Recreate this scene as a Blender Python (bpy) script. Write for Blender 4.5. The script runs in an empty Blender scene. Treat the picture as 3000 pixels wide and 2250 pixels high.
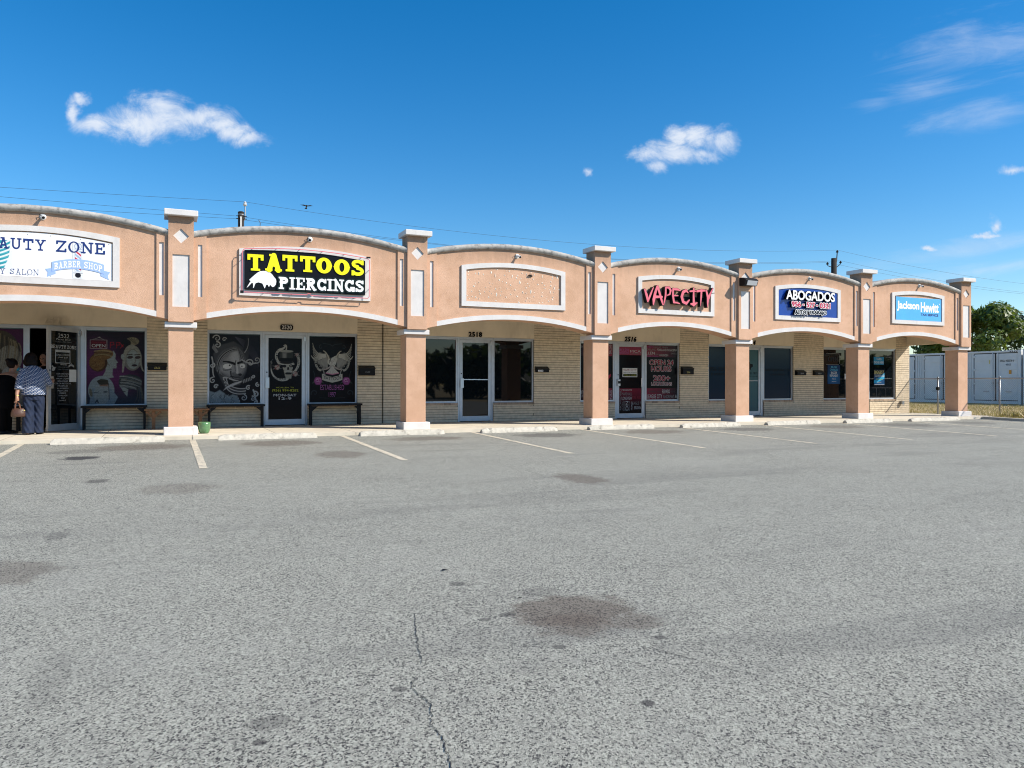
import bpy, bmesh, math, random
import numpy as np
from mathutils import Vector, Matrix
from mathutils.geometry import tessellate_polygon

random.seed(7)
rng = np.random.default_rng(7)
SC = bpy.context.scene
COL = SC.collection
R = math.radians
# ---------------------------------------------------------------- camera
YAW = R(24.3055)
CAM = Vector((-0.282, -16.032, 0.972))
cd = bpy.data.cameras.new('camera')
cd.sensor_width = 36.0
cd.lens = 36.0 * 2253.3 / 3000.0
cd.clip_start = 0.05
cd.clip_end = 2000
cam = bpy.data.objects.new('camera', cd)
cam.location = CAM
cam.rotation_euler = (R(90.03), R(-0.067), -YAW)
COL.objects.link(cam)
SC.camera = cam
# ---------------------------------------------------------------- sun, sky, exposure
TO_SUN = Vector((1.03, -0.80, 1.0)).normalized()
sd = bpy.data.lights.new('sun', 'SUN')
sd.energy = 5.0
sd.angle = R(0.53)
sd.color = (1.0, 0.93, 0.82)
sun = bpy.data.objects.new('sun', sd)
sun.location = (12, -20, 25)
sun.rotation_euler = (-TO_SUN).to_track_quat('-Z', 'Y').to_euler()
COL.objects.link(sun)
vs = SC.view_settings
vs.view_transform = 'Standard'
vs.look = 'None'
vs.exposure = 0.46
vs.gamma = 1.0
vs.use_curve_mapping = False
SC.render.engine = 'CYCLES'
SC.cycles.max_bounces = 5
SC.cycles.diffuse_bounces = 3
SC.cycles.glossy_bounces = 2
SC.cycles.caustics_reflective = False
SC.cycles.caustics_refractive = False
SC.cycles.use_denoising = True
SC.cycles.filter_width = 1.05

W = bpy.data.worlds.new('World')
SC.world = W
W.use_nodes = True
def nn(nt, t, **kw):
    n = nt.nodes.new(t)
    for k, v in kw.items():
        setattr(n, k, v)
    return n
def mth(nt, op, a, b=None, c=None, clamp=False):
    n = nt.nodes.new('ShaderNodeMath'); n.operation = op; n.use_clamp = clamp
    for i, v in enumerate((a, b, c)):
        if v is None: continue
        if hasattr(v, 'is_linked'): nt.links.new(v, n.inputs[i])
        else: n.inputs[i].default_value = v
    return n.outputs[0]
def vmth(nt, op, a, b=None):
    n = nt.nodes.new('ShaderNodeVectorMath'); n.operation = op
    for i, v in enumerate((a, b)):
        if v is None: continue
        if hasattr(v, 'is_linked'): nt.links.new(v, n.inputs[i])
        else: n.inputs[i].default_value = v
    return n.outputs['Value'] if op in ('DOT_PRODUCT', 'LENGTH', 'DISTANCE') else n.outputs['Vector']
def mixc(nt, f, a, b, bt='MIX'):
    n = nt.nodes.new('ShaderNodeMix'); n.data_type = 'RGBA'; n.blend_type = bt
    for i, v in ((0, f), (6, a), (7, b)):
        if hasattr(v, 'is_linked'): nt.links.new(v, n.inputs[i])
        else: n.inputs[i].default_value = v if i == 0 else (*v[:3], 1)
    return n.outputs[2]
def ramp(nt, f, lo, hi):
    n = nt.nodes.new('ShaderNodeMapRange'); n.interpolation_type = 'SMOOTHSTEP'; n.clamp = True
    nt.links.new(f, n.inputs[0]); n.inputs[1].default_value = lo; n.inputs[2].default_value = hi
    return n.outputs[0]
def comb(nt, x, y, z):
    n = nt.nodes.new('ShaderNodeCombineXYZ')
    for i, v in enumerate((x, y, z)):
        if hasattr(v, 'is_linked'): nt.links.new(v, n.inputs[i])
        else: n.inputs[i].default_value = v
    return n.outputs[0]
def noise(nt, vec, scale, detail=4, rough=0.55, dist=0.0, lac=2.0):
    n = nt.nodes.new('ShaderNodeTexNoise')
    n.inputs['Scale'].default_value = scale; n.inputs['Detail'].default_value = detail
    n.inputs['Roughness'].default_value = rough; n.inputs['Distortion'].default_value = dist
    n.inputs['Lacunarity'].default_value = lac
    if vec is not None: nt.links.new(vec, n.inputs['Vector'])
    return n

def build_world():
    nt = W.node_tree; nt.nodes.clear()
    out = nn(nt, 'ShaderNodeOutputWorld')
    sky = nn(nt, 'ShaderNodeTexSky', sky_type='NISHITA', sun_disc=False)
    sky.sun_elevation = math.asin(TO_SUN.z)
    sky.sun_rotation = math.atan2(TO_SUN.x, TO_SUN.y)
    sky.altitude = 30; sky.air_density = 1.0; sky.dust_density = 0.2; sky.ozone_density = 3.0
    hs = nn(nt, 'ShaderNodeHueSaturation')
    hs.inputs['Saturation'].default_value = 1.42
    nt.links.new(sky.outputs[0], hs.inputs['Color'])
    tc = nn(nt, 'ShaderNodeTexCoord')
    d = tc.outputs['Generated']
    # clouds: placed on the dome by azimuth / elevation axes
    ex = (math.cos(YAW), -math.sin(YAW), 0.0); ey = (math.sin(YAW), math.cos(YAW), 0.0)
    dep = vmth(nt, 'DOT_PRODUCT', d, ey)
    dsafe = mth(nt, 'MAXIMUM', dep, 0.05)
    a = mth(nt, 'DIVIDE', vmth(nt, 'DOT_PRODUCT', d, ex), dsafe)
    b = mth(nt, 'DIVIDE', vmth(nt, 'DOT_PRODUCT', d, (0, 0, 1)), dsafe)
    p = comb(nt, a, b, 0.0)
    n1 = noise(nt, vmth(nt, 'MULTIPLY', p, (1.0, 1.35, 1.0)), 17, 7, 0.68, 0.6)
    n2 = noise(nt, vmth(nt, 'ADD', vmth(nt, 'MULTIPLY', comb(nt, a, mth(nt, 'SUBTRACT', b, mth(nt, 'MULTIPLY', a, 0.17)), 0.0), (0.7, 4.2, 1.0)), (3.1, 1.7, 0)), 7, 7, 0.64, 0.9)
    warp = noise(nt, p, 26, 4, 0.6)
    pw = vmth(nt, 'ADD', p, vmth(nt, 'MULTIPLY', vmth(nt, 'SUBTRACT', warp.outputs['Color'], (0.5, 0.5, 0.5)), (0.030, 0.026, 0)))
    def blobs(lst, vec, base=None):
        cur = base
        for (cx, cy, rx, ry) in lst:
            q = vmth(nt, 'SUBTRACT', vec, (cx, cy, 0))
            q = vmth(nt, 'MULTIPLY', q, (1 / rx, 1 / ry, 0))
            v = mth(nt, 'SUBTRACT', 1.0, vmth(nt, 'LENGTH', q))
            cur = v if cur is None else mth(nt, 'SMOOTH_MAX', cur, v, 0.18)
        return cur
    cum = [(-.469, .340, .092, .030), (-.458, .361, .050, .026), (-.545, .338, .040, .017), (-.571, .352, .013, .026),
           (-.561, .369, .015, .010), (-.410, .346, .055, .020), (-.385, .336, .035, .015), (-.362, .327, .035, .014), (-.340, .318, .032, .012),
           (.181, .300, .034, .018), (.210, .300, .046, .018), (.217, .320, .022, .017), (.242, .322, .034, .024),
           (.266, .316, .034, .026), (.187, .284, .022, .014), (.252, .298, .030, .014),
           (.628, .207, .012, .012), (.613, .193, .030, .006), (.545, .178, .017, .005), (.650, .279, .024, .009), (.101, .278, .011, .008)]
    m1 = blobs(cum, pw)
    m1 = mth(nt, 'ADD', m1, mth(nt, 'MULTIPLY', mth(nt, 'SUBTRACT', n1.outputs['Fac'], 0.5), 1.9))
    k1 = mth(nt, 'POWER', ramp(nt, m1, -0.05, 1.0), 1.15)
    cir = [(.62, .335, .19, .055), (.54, .290, .10, .035), (.61, .255, .10, .030), (.47, .285, .06, .016), (.59, .075, .24, .022), (.62, .045, .22, .018)]
    ps = comb(nt, a, mth(nt, 'SUBTRACT', b, mth(nt, 'MULTIPLY', a, 0.17)), 0.0)
    m2 = blobs(cir, ps)
    m2 = mth(nt, 'ADD', m2, mth(nt, 'MULTIPLY', mth(nt, 'SUBTRACT', n2.outputs['Fac'], 0.5), 2.4))
    k2 = mth(nt, 'MULTIPLY', ramp(nt, m2, 0.1, 1.35), 0.34)
    front = ramp(nt, dep, 0.15, 0.3)
    shade = ramp(nt, n1.outputs['Fac'], 0.35, 0.7)
    cc = mixc(nt, shade, (0.50, 0.58, 0.72), (0.66, 0.70, 0.76))
    bg1 = nn(nt, 'ShaderNodeBackground'); bg1.inputs[1].default_value = 0.118
    nt.links.new(hs.outputs[0], bg1.inputs[0])
    bg2 = nn(nt, 'ShaderNodeBackground'); bg2.inputs[1].default_value = 0.95
    nt.links.new(cc, bg2.inputs[0])
    k = mth(nt, 'MULTIPLY', mth(nt, 'MAXIMUM', k1, k2), front, clamp=True)
    k = mth(nt, 'MULTIPLY', k, 0.90)
    mx = nn(nt, 'ShaderNodeMixShader')
    nt.links.new(k, mx.inputs[0]); nt.links.new(bg1.outputs[0], mx.inputs[1]); nt.links.new(bg2.outputs[0], mx.inputs[2])
    nt.links.new(mx.outputs[0], out.inputs[0])
build_world()

# ---------------------------------------------------------------- materials
MATS = {}
def pmat(name, col, rough=0.7, metal=0.0, spec=0.5, var=0.0, vscale=3.0, bump=0.0, bscale=60.0, rnd=0.0, stain=None, coat=0.0, rvar=0.0, dirt=0.0):
    m = bpy.data.materials.new(name); m.use_nodes = True
    nt = m.node_tree; bs = nt.nodes['Principled BSDF']
    bs.inputs['Roughness'].default_value = rough; bs.inputs['Metallic'].default_value = metal
    bs.inputs['Specular IOR Level'].default_value = spec
    bs.inputs['Coat Weight'].default_value = coat
    bs.inputs['Base Color'].default_value = (*col, 1)
    geo = nn(nt, 'ShaderNodeNewGeometry'); pos = geo.outputs['Position']
    c = None
    if var or stain or rnd or dirt:
        n = noise(nt, pos, vscale, 6, 0.6)
        dk = tuple(x * (1 - var) for x in col); lt = tuple(min(1, x * (1 + var)) for x in col)
        c = mixc(nt, ramp(nt, n.outputs['Fac'], 0.25, 0.75), dk, lt)
        if rnd:
            oi = nn(nt, 'ShaderNodeObjectInfo')
            v = mth(nt, 'ADD', 1 - rnd, mth(nt, 'MULTIPLY', oi.outputs['Random'], 2 * rnd))
            c = mixc(nt, 1.0, c, comb(nt, v, v, v), 'MULTIPLY')
        if stain:
            scol, sx, sz, lo, hi = stain
            n2 = noise(nt, vmth(nt, 'MULTIPLY', pos, (sx, sx, sz)), 1.0, 7, 0.65)
            c = mixc(nt, mth(nt, 'MULTIPLY', ramp(nt, n2.outputs['Fac'], lo, hi), 0.75), c, scol)
        if dirt:
            n3 = noise(nt, pos, 38, 5, 0.7)
            c = mixc(nt, mth(nt, 'MULTIPLY', ramp(nt, n3.outputs['Fac'], 0.5, 0.72), dirt), c, tuple(x * 0.45 for x in col))
        nt.links.new(c, bs.inputs['Base Color'])
    if bump:
        nb = noise(nt, pos, bscale, 5, 0.65)
        bp = nn(nt, 'ShaderNodeBump'); bp.inputs['Strength'].default_value = bump; bp.inputs['Distance'].default_value = 0.01
        nt.links.new(nb.outputs['Fac'], bp.inputs['Height']); nt.links.new(bp.outputs[0], bs.inputs['Normal'])
    if rvar:
        nr = noise(nt, pos, 9, 4, 0.6)
        nt.links.new(mth(nt, 'ADD', rough - rvar, mth(nt, 'MULTIPLY', nr.outputs['Fac'], 2 * rvar)), bs.inputs['Roughness'])
    MATS[name] = m
    return m
def stucco_mat():
    m = bpy.data.materials.new('stucco'); m.use_nodes = True
    nt = m.node_tree; bs = nt.nodes['Principled BSDF']
    bs.inputs['Roughness'].default_value = 0.9; bs.inputs['Specular IOR Level'].default_value = 0.2
    pos = nn(nt, 'ShaderNodeNewGeometry').outputs['Position']
    n = noise(nt, pos, 1.6, 6, 0.65)
    c = mixc(nt, ramp(nt, n.outputs['Fac'], 0.3, 0.72), (0.555, 0.340, 0.222), (0.665, 0.420, 0.288))
    n2 = noise(nt, pos, 9, 6, 0.7)
    c = mixc(nt, mth(nt, 'MULTIPLY', ramp(nt, n2.outputs['Fac'], 0.50, 0.76), 0.5), c, (0.47, 0.265, 0.165))
    # rain streaks that run down from the coping
    sep = nn(nt, 'ShaderNodeSeparateXYZ'); nt.links.new(pos, sep.inputs[0])
    st = noise(nt, vmth(nt, 'MULTIPLY', pos, (7.0, 7.0, 0.9)), 1.0, 7, 0.7)
    hm = ramp(nt, mth(nt, 'ADD', sep.outputs['Z'], mth(nt, 'MULTIPLY', st.outputs['Fac'], 0.55)), 3.80, 4.50)
    c = mixc(nt, mth(nt, 'MULTIPLY', hm, 0.72), c, (0.26, 0.17, 0.12))
    # splash dirt near the ground
    lm = ramp(nt, mth(nt, 'SUBTRACT', 0.75, mth(nt, 'ADD', sep.outputs['Z'], mth(nt, 'MULTIPLY', st.outputs['Fac'], 0.5))), 0.0, 0.6)
    c = mixc(nt, mth(nt, 'MULTIPLY', lm, 0.35), c, (0.40, 0.235, 0.16))
    nt.links.new(c, bs.inputs['Base Color'])
    nb = noise(nt, pos, 85, 5, 0.7)
    bp = nn(nt, 'ShaderNodeBump'); bp.inputs['Strength'].default_value = 0.6; bp.inputs['Distance'].default_value = 0.015
    nt.links.new(nb.outputs['Fac'], bp.inputs['Height']); nt.links.new(bp.outputs[0], bs.inputs['Normal'])
    MATS['stucco'] = m
stucco_mat()
pmat('trim', (0.645, 0.62, 0.60), 0.85, spec=0.25, var=0.06, vscale=4, bump=0.25, bscale=90, stain=((0.50, 0.475, 0.45), 6, 2.0, 0.55, 0.80))
pmat('coping', (0.40, 0.385, 0.36), 0.9, spec=0.2, var=0.2, vscale=5, bump=0.4, bscale=60, stain=((0.12, 0.12, 0.12), 9, 9, 0.47, 0.70))
pmat('brick', (0.63, 0.525, 0.385), 0.85, spec=0.25, var=0.12, vscale=7, bump=0.35, bscale=45, rnd=0.07, dirt=0.22)
pmat('brick_mass', (0.63, 0.525, 0.385), 0.85, spec=0.25, var=0.15, vscale=9, bump=0.35, bscale=45, dirt=0.22)
pmat('sill_brick', (0.36, 0.27, 0.20), 0.85, spec=0.25, var=0.2, vscale=7, bump=0.5, bscale=45, rnd=0.22)
pmat('mortar', (0.17, 0.145, 0.11), 0.95, spec=0.1, var=0.2, bump=0.4)
pmat('wall_stucco', (0.74, 0.64, 0.49), 0.9, spec=0.2, var=0.07, vscale=2, bump=0.35, bscale=90, stain=((0.55, 0.47, 0.36), 3, 1, 0.5, 0.8))
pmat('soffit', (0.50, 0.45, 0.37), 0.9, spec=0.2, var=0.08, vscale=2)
pmat('aluminium', (0.50, 0.53, 0.57), 0.42, metal=0.55, var=0.06, vscale=8, rvar=0.08)
pmat('steel', (0.60, 0.61, 0.63), 0.3, metal=0.9, rvar=0.08)
pmat('black_paint', (0.008, 0.008, 0.009), 0.55, spec=0.2, var=0.3, vscale=20, rvar=0.12)
pmat('black_plastic', (0.010, 0.010, 0.011), 0.45, spec=0.2)
pmat('wood', (0.22, 0.105, 0.045), 0.7, var=0.3, vscale=14, bump=0.3)
pmat('roof', (0.35, 0.34, 0.33), 0.95, var=0.1)
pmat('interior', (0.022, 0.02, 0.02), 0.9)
pmat('glass', (0.004, 0.006, 0.008), 0.02, spec=0.48)
pmat('film', (0.007, 0.022, 0.046), 0.15, spec=0.2)
pmat('frosted', (0.05, 0.12, 0.135), 0.3, spec=0.2)
pmat('white', (0.80, 0.80, 0.80), 0.45, var=0.03)
pmat('white_dull', (0.62, 0.62, 0.60), 0.6, var=0.06)
pmat('black', (0.008, 0.008, 0.010), 0.25, spec=0.15)
pmat('yellow', (0.85, 0.78, 0.0), 0.35)
pmat('navy', (0.012, 0.03, 0.16), 0.4)
pmat('blue_board', (0.006, 0.045, 0.28), 0.2, spec=0.5, var=0.12, vscale=3)
pmat('sky_board', (0.085, 0.40, 0.80), 0.35, var=0.05, vscale=2)
pmat('pink', (0.72, 0.145, 0.19), 0.35, var=0.12, vscale=6)
pmat('red', (0.55, 0.015, 0.07), 0.35)
pmat('pale_blue', (0.33, 0.47, 0.80), 0.5)
pmat('neon_tube', (0.80, 0.22, 0.24), 0.2, spec=0.6)
pmat('outline_green', (0.012, 0.022, 0.020), 0.2, spec=0.15)
pmat('maroon', (0.22, 0.012, 0.035), 0.3, spec=0.15)
pmat('print_white', (0.40, 0.41, 0.42), 0.4, spec=0.15)
pmat('print_grey', (0.17, 0.18, 0.19), 0.4, spec=0.15)
pmat('print_dim', (0.035, 0.038, 0.045), 0.4, spec=0.15)
pmat('print_pink', (0.28, 0.085, 0.25), 0.4, spec=0.15)
pmat('print_yellow', (0.33, 0.34, 0.04), 0.4, spec=0.15)
pmat('print_red', (0.20, 0.012, 0.028), 0.4, spec=0.15)
pmat('print_cyan', (0.10, 0.42, 0.62), 0.4, spec=0.15)
pmat('dark_letter', (0.004, 0.006, 0.010), 0.4, spec=0.15)
pmat('gold', (0.62, 0.52, 0.16), 0.4)
pmat('glue', (0.72, 0.68, 0.60), 0.6)
pmat('lamp_glass', (0.55, 0.56, 0.58), 0.12, spec=0.7)
pmat('green_glaze', (0.09, 0.20, 0.09), 0.22, var=0.3, vscale=12, spec=0.6)
pmat('stop', (0.54, 0.50, 0.42), 0.9, spec=0.2, var=0.14, vscale=9, bump=0.6, bscale=50, stain=((0.20, 0.18, 0.15), 7, 9, 0.52, 0.72))
pmat('kerb', (0.52, 0.48, 0.41), 0.9, spec=0.2, var=0.14, vscale=5, bump=0.5, bscale=50, stain=((0.22, 0.20, 0.17), 5, 9, 0.52, 0.75))
pmat('walk', (0.62, 0.555, 0.44), 0.9, spec=0.25, var=0.10, vscale=2.2, bump=0.25, bscale=90, stain=((0.34, 0.30, 0.24), 3, 3, 0.55, 0.8), rnd=0.04)
pmat('line_paint', (0.62, 0.55, 0.42), 0.8, spec=0.3, var=0.12, vscale=7, bump=0.5, bscale=120, dirt=0.8, stain=((0.17, 0.165, 0.155), 11, 11, 0.50, 0.66))
pmat('crack', (0.030, 0.030, 0.032), 0.95)
pmat('galvanised', (0.30, 0.31, 0.32), 0.4, metal=0.7, rvar=0.1)
pmat('container_paint', (0.64, 0.65, 0.65), 0.55, var=0.06, vscale=1.5, stain=((0.36, 0.30, 0.25), 4, 0.8, 0.62, 0.85))
pmat('rubber', (0.006, 0.007, 0.015), 0.6)
pmat('orange', (0.65, 0.28, 0.02), 0.5)
pmat('pole_wood', (0.022, 0.018, 0.016), 0.9, var=0.3, vscale=8)
pmat('wire', (0.04, 0.08, 0.13), 0.6)
pmat('porcelain', (0.58, 0.58, 0.58), 0.25)
pmat('bark', (0.10, 0.075, 0.05), 0.95, var=0.3, vscale=9, bump=0.8, bscale=20)
pmat('dry_grass', (0.42, 0.31, 0.13), 0.9, var=0.35, vscale=3)
pmat('skin', (0.34, 0.18, 0.12), 0.5, var=0.06)
pmat('hair', (0.006, 0.004, 0.004), 0.6, spec=0.12, bump=0.3, bscale=90)
pmat('cloth_black', (0.004, 0.004, 0.005), 0.9, spec=0.05)
pmat('denim', (0.0045, 0.013, 0.040), 0.85, var=0.3, vscale=16, bump=0.4, bscale=40)
pmat('leather', (0.075, 0.036, 0.025), 0.5, var=0.25, vscale=60)
pmat('leather_tan', (0.13, 0.055, 0.032), 0.5)
pmat('mask_blue', (0.03, 0.32, 0.45), 0.7)
pmat('sneaker', (0.55, 0.57, 0.62), 0.6, var=0.15, vscale=30)
pmat('feather', (0.03, 0.025, 0.02), 0.8)

def leaf_mat(name, a, b):
    m = bpy.data.materials.new(name); m.use_nodes = True
    nt = m.node_tree; bs = nt.nodes['Principled BSDF']
    geo = nn(nt, 'ShaderNodeNewGeometry')
    c = mixc(nt, geo.outputs['Random Per Island'], a, b)
    nt.links.new(c, bs.inputs['Base Color']); bs.inputs['Roughness'].default_value = 0.5
    tr = nn(nt, 'ShaderNodeBsdfTranslucent'); nt.links.new(mixc(nt, 0.5, c, (0.25, 0.35, 0.02)), tr.inputs[0])
    mx = nn(nt, 'ShaderNodeMixShader'); mx.inputs[0].default_value = 0.28
    nt.links.new(bs.outputs[0], mx.inputs[1]); nt.links.new(tr.outputs[0], mx.inputs[2])
    nt.links.new(mx.outputs[0], nt.nodes['Material Output'].inputs[0])
    MATS[name] = m
leaf_mat('leaf_light', (0.035, 0.075, 0.012), (0.105, 0.155, 0.025))
leaf_mat('leaf_dark', (0.018, 0.04, 0.014), (0.045, 0.075, 0.025))
leaf_mat('grass_blade', (0.30, 0.21, 0.07), (0.52, 0.40, 0.19))
def print_mat(name, rough):
    m = bpy.data.materials.new(name); m.use_nodes = True
    nt = m.node_tree; bs = nt.nodes['Principled BSDF']
    at = nn(nt, 'ShaderNodeVertexColor', layer_name='print')
    n = noise(nt, nn(nt, 'ShaderNodeNewGeometry').outputs['Position'], 55, 3, 0.6)
    c = mixc(nt, 0.12, at.outputs[0], mixc(nt, 1.0, at.outputs[0], n.outputs['Fac'], 'MULTIPLY'))
    nt.links.new(c, bs.inputs['Base Color']); bs.inputs['Roughness'].default_value = rough; bs.inputs['Specular IOR Level'].default_value = 0.14
    MATS[name] = m
print_mat('print_gloss', 0.2)
print_mat('print_matte', 0.5)
def blouse_mat():
    m = bpy.data.materials.new('blouse'); m.use_nodes = True
    nt = m.node_tree; bs = nt.nodes['Principled BSDF']; bs.inputs['Roughness'].default_value = 0.85
    tc = nn(nt, 'ShaderNodeTexCoord'); s = nn(nt, 'ShaderNodeSeparateXYZ'); nt.links.new(tc.outputs['Object'], s.inputs[0])
    n = noise(nt, tc.outputs['Object'], 22, 2, 0.5)
    wob = mth(nt, 'MULTIPLY', mth(nt, 'SUBTRACT', n.outputs['Fac'], 0.5), 0.5)
    h = mth(nt, 'ADD', s.outputs['X'], mth(nt, 'MULTIPLY', s.outputs['Y'], 0.8))
    row = mth(nt, 'ADD', mth(nt, 'ADD', mth(nt, 'MULTIPLY', s.outputs['Z'], 38.0), mth(nt, 'MULTIPLY', h, 5.0)), wob)
    fr = mth(nt, 'FRACT', row); fl = mth(nt, 'FLOOR', row)
    u = mth(nt, 'FRACT', mth(nt, 'ADD', mth(nt, 'MULTIPLY', h, 19.0), mth(nt, 'MULTIPLY', fl, 0.47)))
    a = mth(nt, 'LESS_THAN', mth(nt, 'ABSOLUTE', mth(nt, 'SUBTRACT', fr, 0.5)), 0.24)
    b = mth(nt, 'LESS_THAN', mth(nt, 'ABSOLUTE', mth(nt, 'SUBTRACT', u, 0.5)), 0.34)
    c = mixc(nt, mth(nt, 'MULTIPLY', a, b), (0.022, 0.052, 0.13), (0.42, 0.44, 0.48))
    nt.links.new(c, bs.inputs['Base Color'])
    MATS['blouse'] = m
blouse_mat()

# ---------------------------------------------------------------- mesh helpers
class MB:
    def __init__(s): s.v = []; s.f = []; s.m = []
    def add(s, vs, fs, mi=0):
        o = len(s.v); s.v += [tuple(v) for v in vs]; s.f += [tuple(o + i for i in f) for f in fs]; s.m += [mi] * len(fs)
        return s
    def box(s, x0, x1, y0, y1, z0, z1, mi=0):
        return s.add([(x0, y0, z0), (x1, y0, z0), (x1, y1, z0), (x0, y1, z0), (x0, y0, z1), (x1, y0, z1), (x1, y1, z1), (x0, y1, z1)],
                     [(3, 2, 1, 0), (4, 5, 6, 7), (0, 1, 5, 4), (1, 2, 6, 5), (2, 3, 7, 6), (3, 0, 4, 7)], mi)
    def prism(s, outer, holes, y0, y1, mi=0, side=None):
        """2-D outline in X/Z with holes, extruded from y0 (front) to y1"""
        loops = [outer] + list(holes)
        tris = tessellate_polygon([[Vector((p[0], p[1], 0)) for p in l] for l in loops])
        flat = [p for l in loops for p in l]; n = len(flat)
        vs = [(p[0], y0, p[1]) for p in flat] + [(p[0], y1, p[1]) for p in flat]
        s.add(vs, [tuple(t) for t in tris] + [tuple(i + n for i in reversed(t)) for t in tris], mi)
        o = 0; fs = []
        for l in loops:
            k = len(l)
            for i in range(k):
                a = o + i; b = o + (i + 1) % k
                fs.append((a, b, b + n, a + n))
            o += k
        base = len(s.v) - 2 * n
        s.f += [tuple(base + i for i in f) for f in fs]; s.m += [mi if side is None else side] * len(fs)
        return s
    def tube(s, pts, r, n=8, cap=True, mi=0):
        pts = [Vector(p) for p in pts]; rings = []
        rs = r if isinstance(r, (list, tuple)) else [r] * len(pts)
        up = None
        for i, p in enumerate(pts):
            d = (pts[min(i + 1, len(pts) - 1)] - pts[max(i - 1, 0)]).normalized()
            if up is None:
                up = Vector((0, 0, 1)) if abs(d.z) < 0.9 else Vector((0, 1, 0))
            a = d.cross(up).normalized(); b = a.cross(d).normalized(); up = b
            rings.append([p + (a * math.cos(2 * math.pi * k / n) + b * math.sin(2 * math.pi * k / n)) * rs[i] for k in range(n)])
        vs = [v for rg in rings for v in rg]; fs = []
        for i in range(len(rings) - 1):
            for k in range(n):
                fs.append((i * n + k, i * n + (k + 1) % n, (i + 1) * n + (k + 1) % n, (i + 1) * n + k))
        if cap:
            fs.append(tuple(range(n - 1, -1, -1))); fs.append(tuple((len(rings) - 1) * n + k for k in range(n)))
        return s.add(vs, fs, mi)
    def lathe(s, prof, c, n=16, axis='Z', mi=0):
        vs = []; fs = []
        for (r, h) in prof:
            for k in range(n):
                a = 2 * math.pi * k / n; x, y = r * math.cos(a), r * math.sin(a)
                v = (x, y, h) if axis == 'Z' else (x, -h, y)
                vs.append((c[0] + v[0], c[1] + v[1], c[2] + v[2]))
        for i in range(len(prof) - 1):
            for k in range(n):
                fs.append((i * n + k, i * n + (k + 1) % n, (i + 1) * n + (k + 1) % n, (i + 1) * n + k))
        fs.append(tuple(range(n - 1, -1, -1))); fs.append(tuple((len(prof) - 1) * n + k for k in range(n)))
        return s.add(vs, fs, mi)
    def build(s, name, mat, parent=None, smooth=False, bevel=0.0, kind=None):
        me = bpy.data.meshes.new(name); me.from_pydata(s.v, [], s.f)
        mats = mat if isinstance(mat, (list, tuple)) else [mat]
        for m in mats: me.materials.append(MATS[m])
        if len(mats) > 1: me.polygons.foreach_set('material_index', s.m)
        if smooth: me.polygons.foreach_set('use_smooth', [True] * len(me.polygons))
        me.update()
        o = bpy.data.objects.new(name, me); COL.objects.link(o)
        if bevel:
            b = o.modifiers.new('bevel', 'BEVEL'); b.width = bevel; b.segments = 2; b.limit_method = 'ANGLE'
        if parent is not None: put(o, parent)
        if kind: o['kind'] = kind
        return o
def put(o, parent):
    def wm(q): return Matrix.Translation(q.location) if q.parent is None else wm(q.parent) @ q.matrix_parent_inverse @ Matrix.Translation(q.location)
    o.parent = parent
    o.matrix_parent_inverse = wm(parent).inverted()
    return o
def tag(o, label, cat, group=None):
    o['label'] = label; o['category'] = cat
    if group: o['group'] = group
    return o
def thing(name, label, cat, loc=(0, 0, 0), group=None):
    o = bpy.data.objects.new(name, None); COL.objects.link(o); o.location = loc; o.empty_display_size = 0.2
    return tag(o, label, cat, group)

# ---- 2-D distance fields and their outlines
def contour(F, x0, z0, h):
    ins = F < 0; nz, nx = F.shape
    V = []; FA = []; SG = []
    full = ins[:-1, :-1] & ins[:-1, 1:] & ins[1:, 1:] & ins[1:, :-1]
    some = (ins[:-1, :-1] | ins[:-1, 1:] | ins[1:, 1:] | ins[1:, :-1]) & ~full
    for j in range(nz - 1):
        row = full[j]
        if row.any():
            d = np.diff(np.concatenate([[0], row.astype(int), [0]])); st = np.where(d == 1)[0]; en = np.where(d == -1)[0]
            for a, b in zip(st, en):
                o = len(V); z = z0 + j * h
                V += [(x0 + a * h, z), (x0 + b * h, z), (x0 + b * h, z + h), (x0 + a * h, z + h)]; FA.append((o, o + 1, o + 2, o + 3))
    for j, i in zip(*np.where(some)):
        c = [(i, j), (i + 1, j), (i + 1, j + 1), (i, j + 1)]; poly = []; cr = []
        for k in range(4):
            a = c[k]; b = c[(k + 1) % 4]; fa = F[a[1], a[0]]; fb = F[b[1], b[0]]
            if fa < 0: poly.append((x0 + a[0] * h, z0 + a[1] * h))
            if (fa < 0) != (fb < 0):
                t = fa / (fa - fb); p = (x0 + (a[0] + (b[0] - a[0]) * t) * h, z0 + (a[1] + (b[1] - a[1]) * t) * h)
                poly.append(p); cr.append(p)
        if len(poly) >= 3:
            o = len(V); V += poly; FA.append(tuple(range(o, o + len(poly))))
        if len(cr) == 2: SG.append((cr[0], cr[1]))
        elif len(cr) == 4: SG += [(cr[0], cr[1]), (cr[2], cr[3])]
    return V, FA, SG
def plate(F, x0, z0, h, y0, y1, name, mats, parent):
    """flat shape given by a distance field, from y0 (front) back to y1; mats = (face, side)"""
    V, FA, SG = contour(F, x0, z0, h)
    mb = MB(); mb.add([(v[0], y0, v[1]) for v in V], FA, 0)
    if y1 - y0 > 1e-5:
        for a, b in SG:
            mb.add([(a[0], y0, a[1]), (b[0], y0, b[1]), (b[0], y1, b[1]), (a[0], y1, a[1])], [(0, 1, 2, 3)], 1)
    if len(mats) == 1: mb.m = [0] * len(mb.m)
    return mb.build(name, list(mats), parent)
def grid(x0, x1, z0, z1, h):
    xs = np.arange(x0, x1 + h, h); zs = np.arange(z0, z1 + h, h)
    return np.meshgrid(xs, zs)
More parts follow.
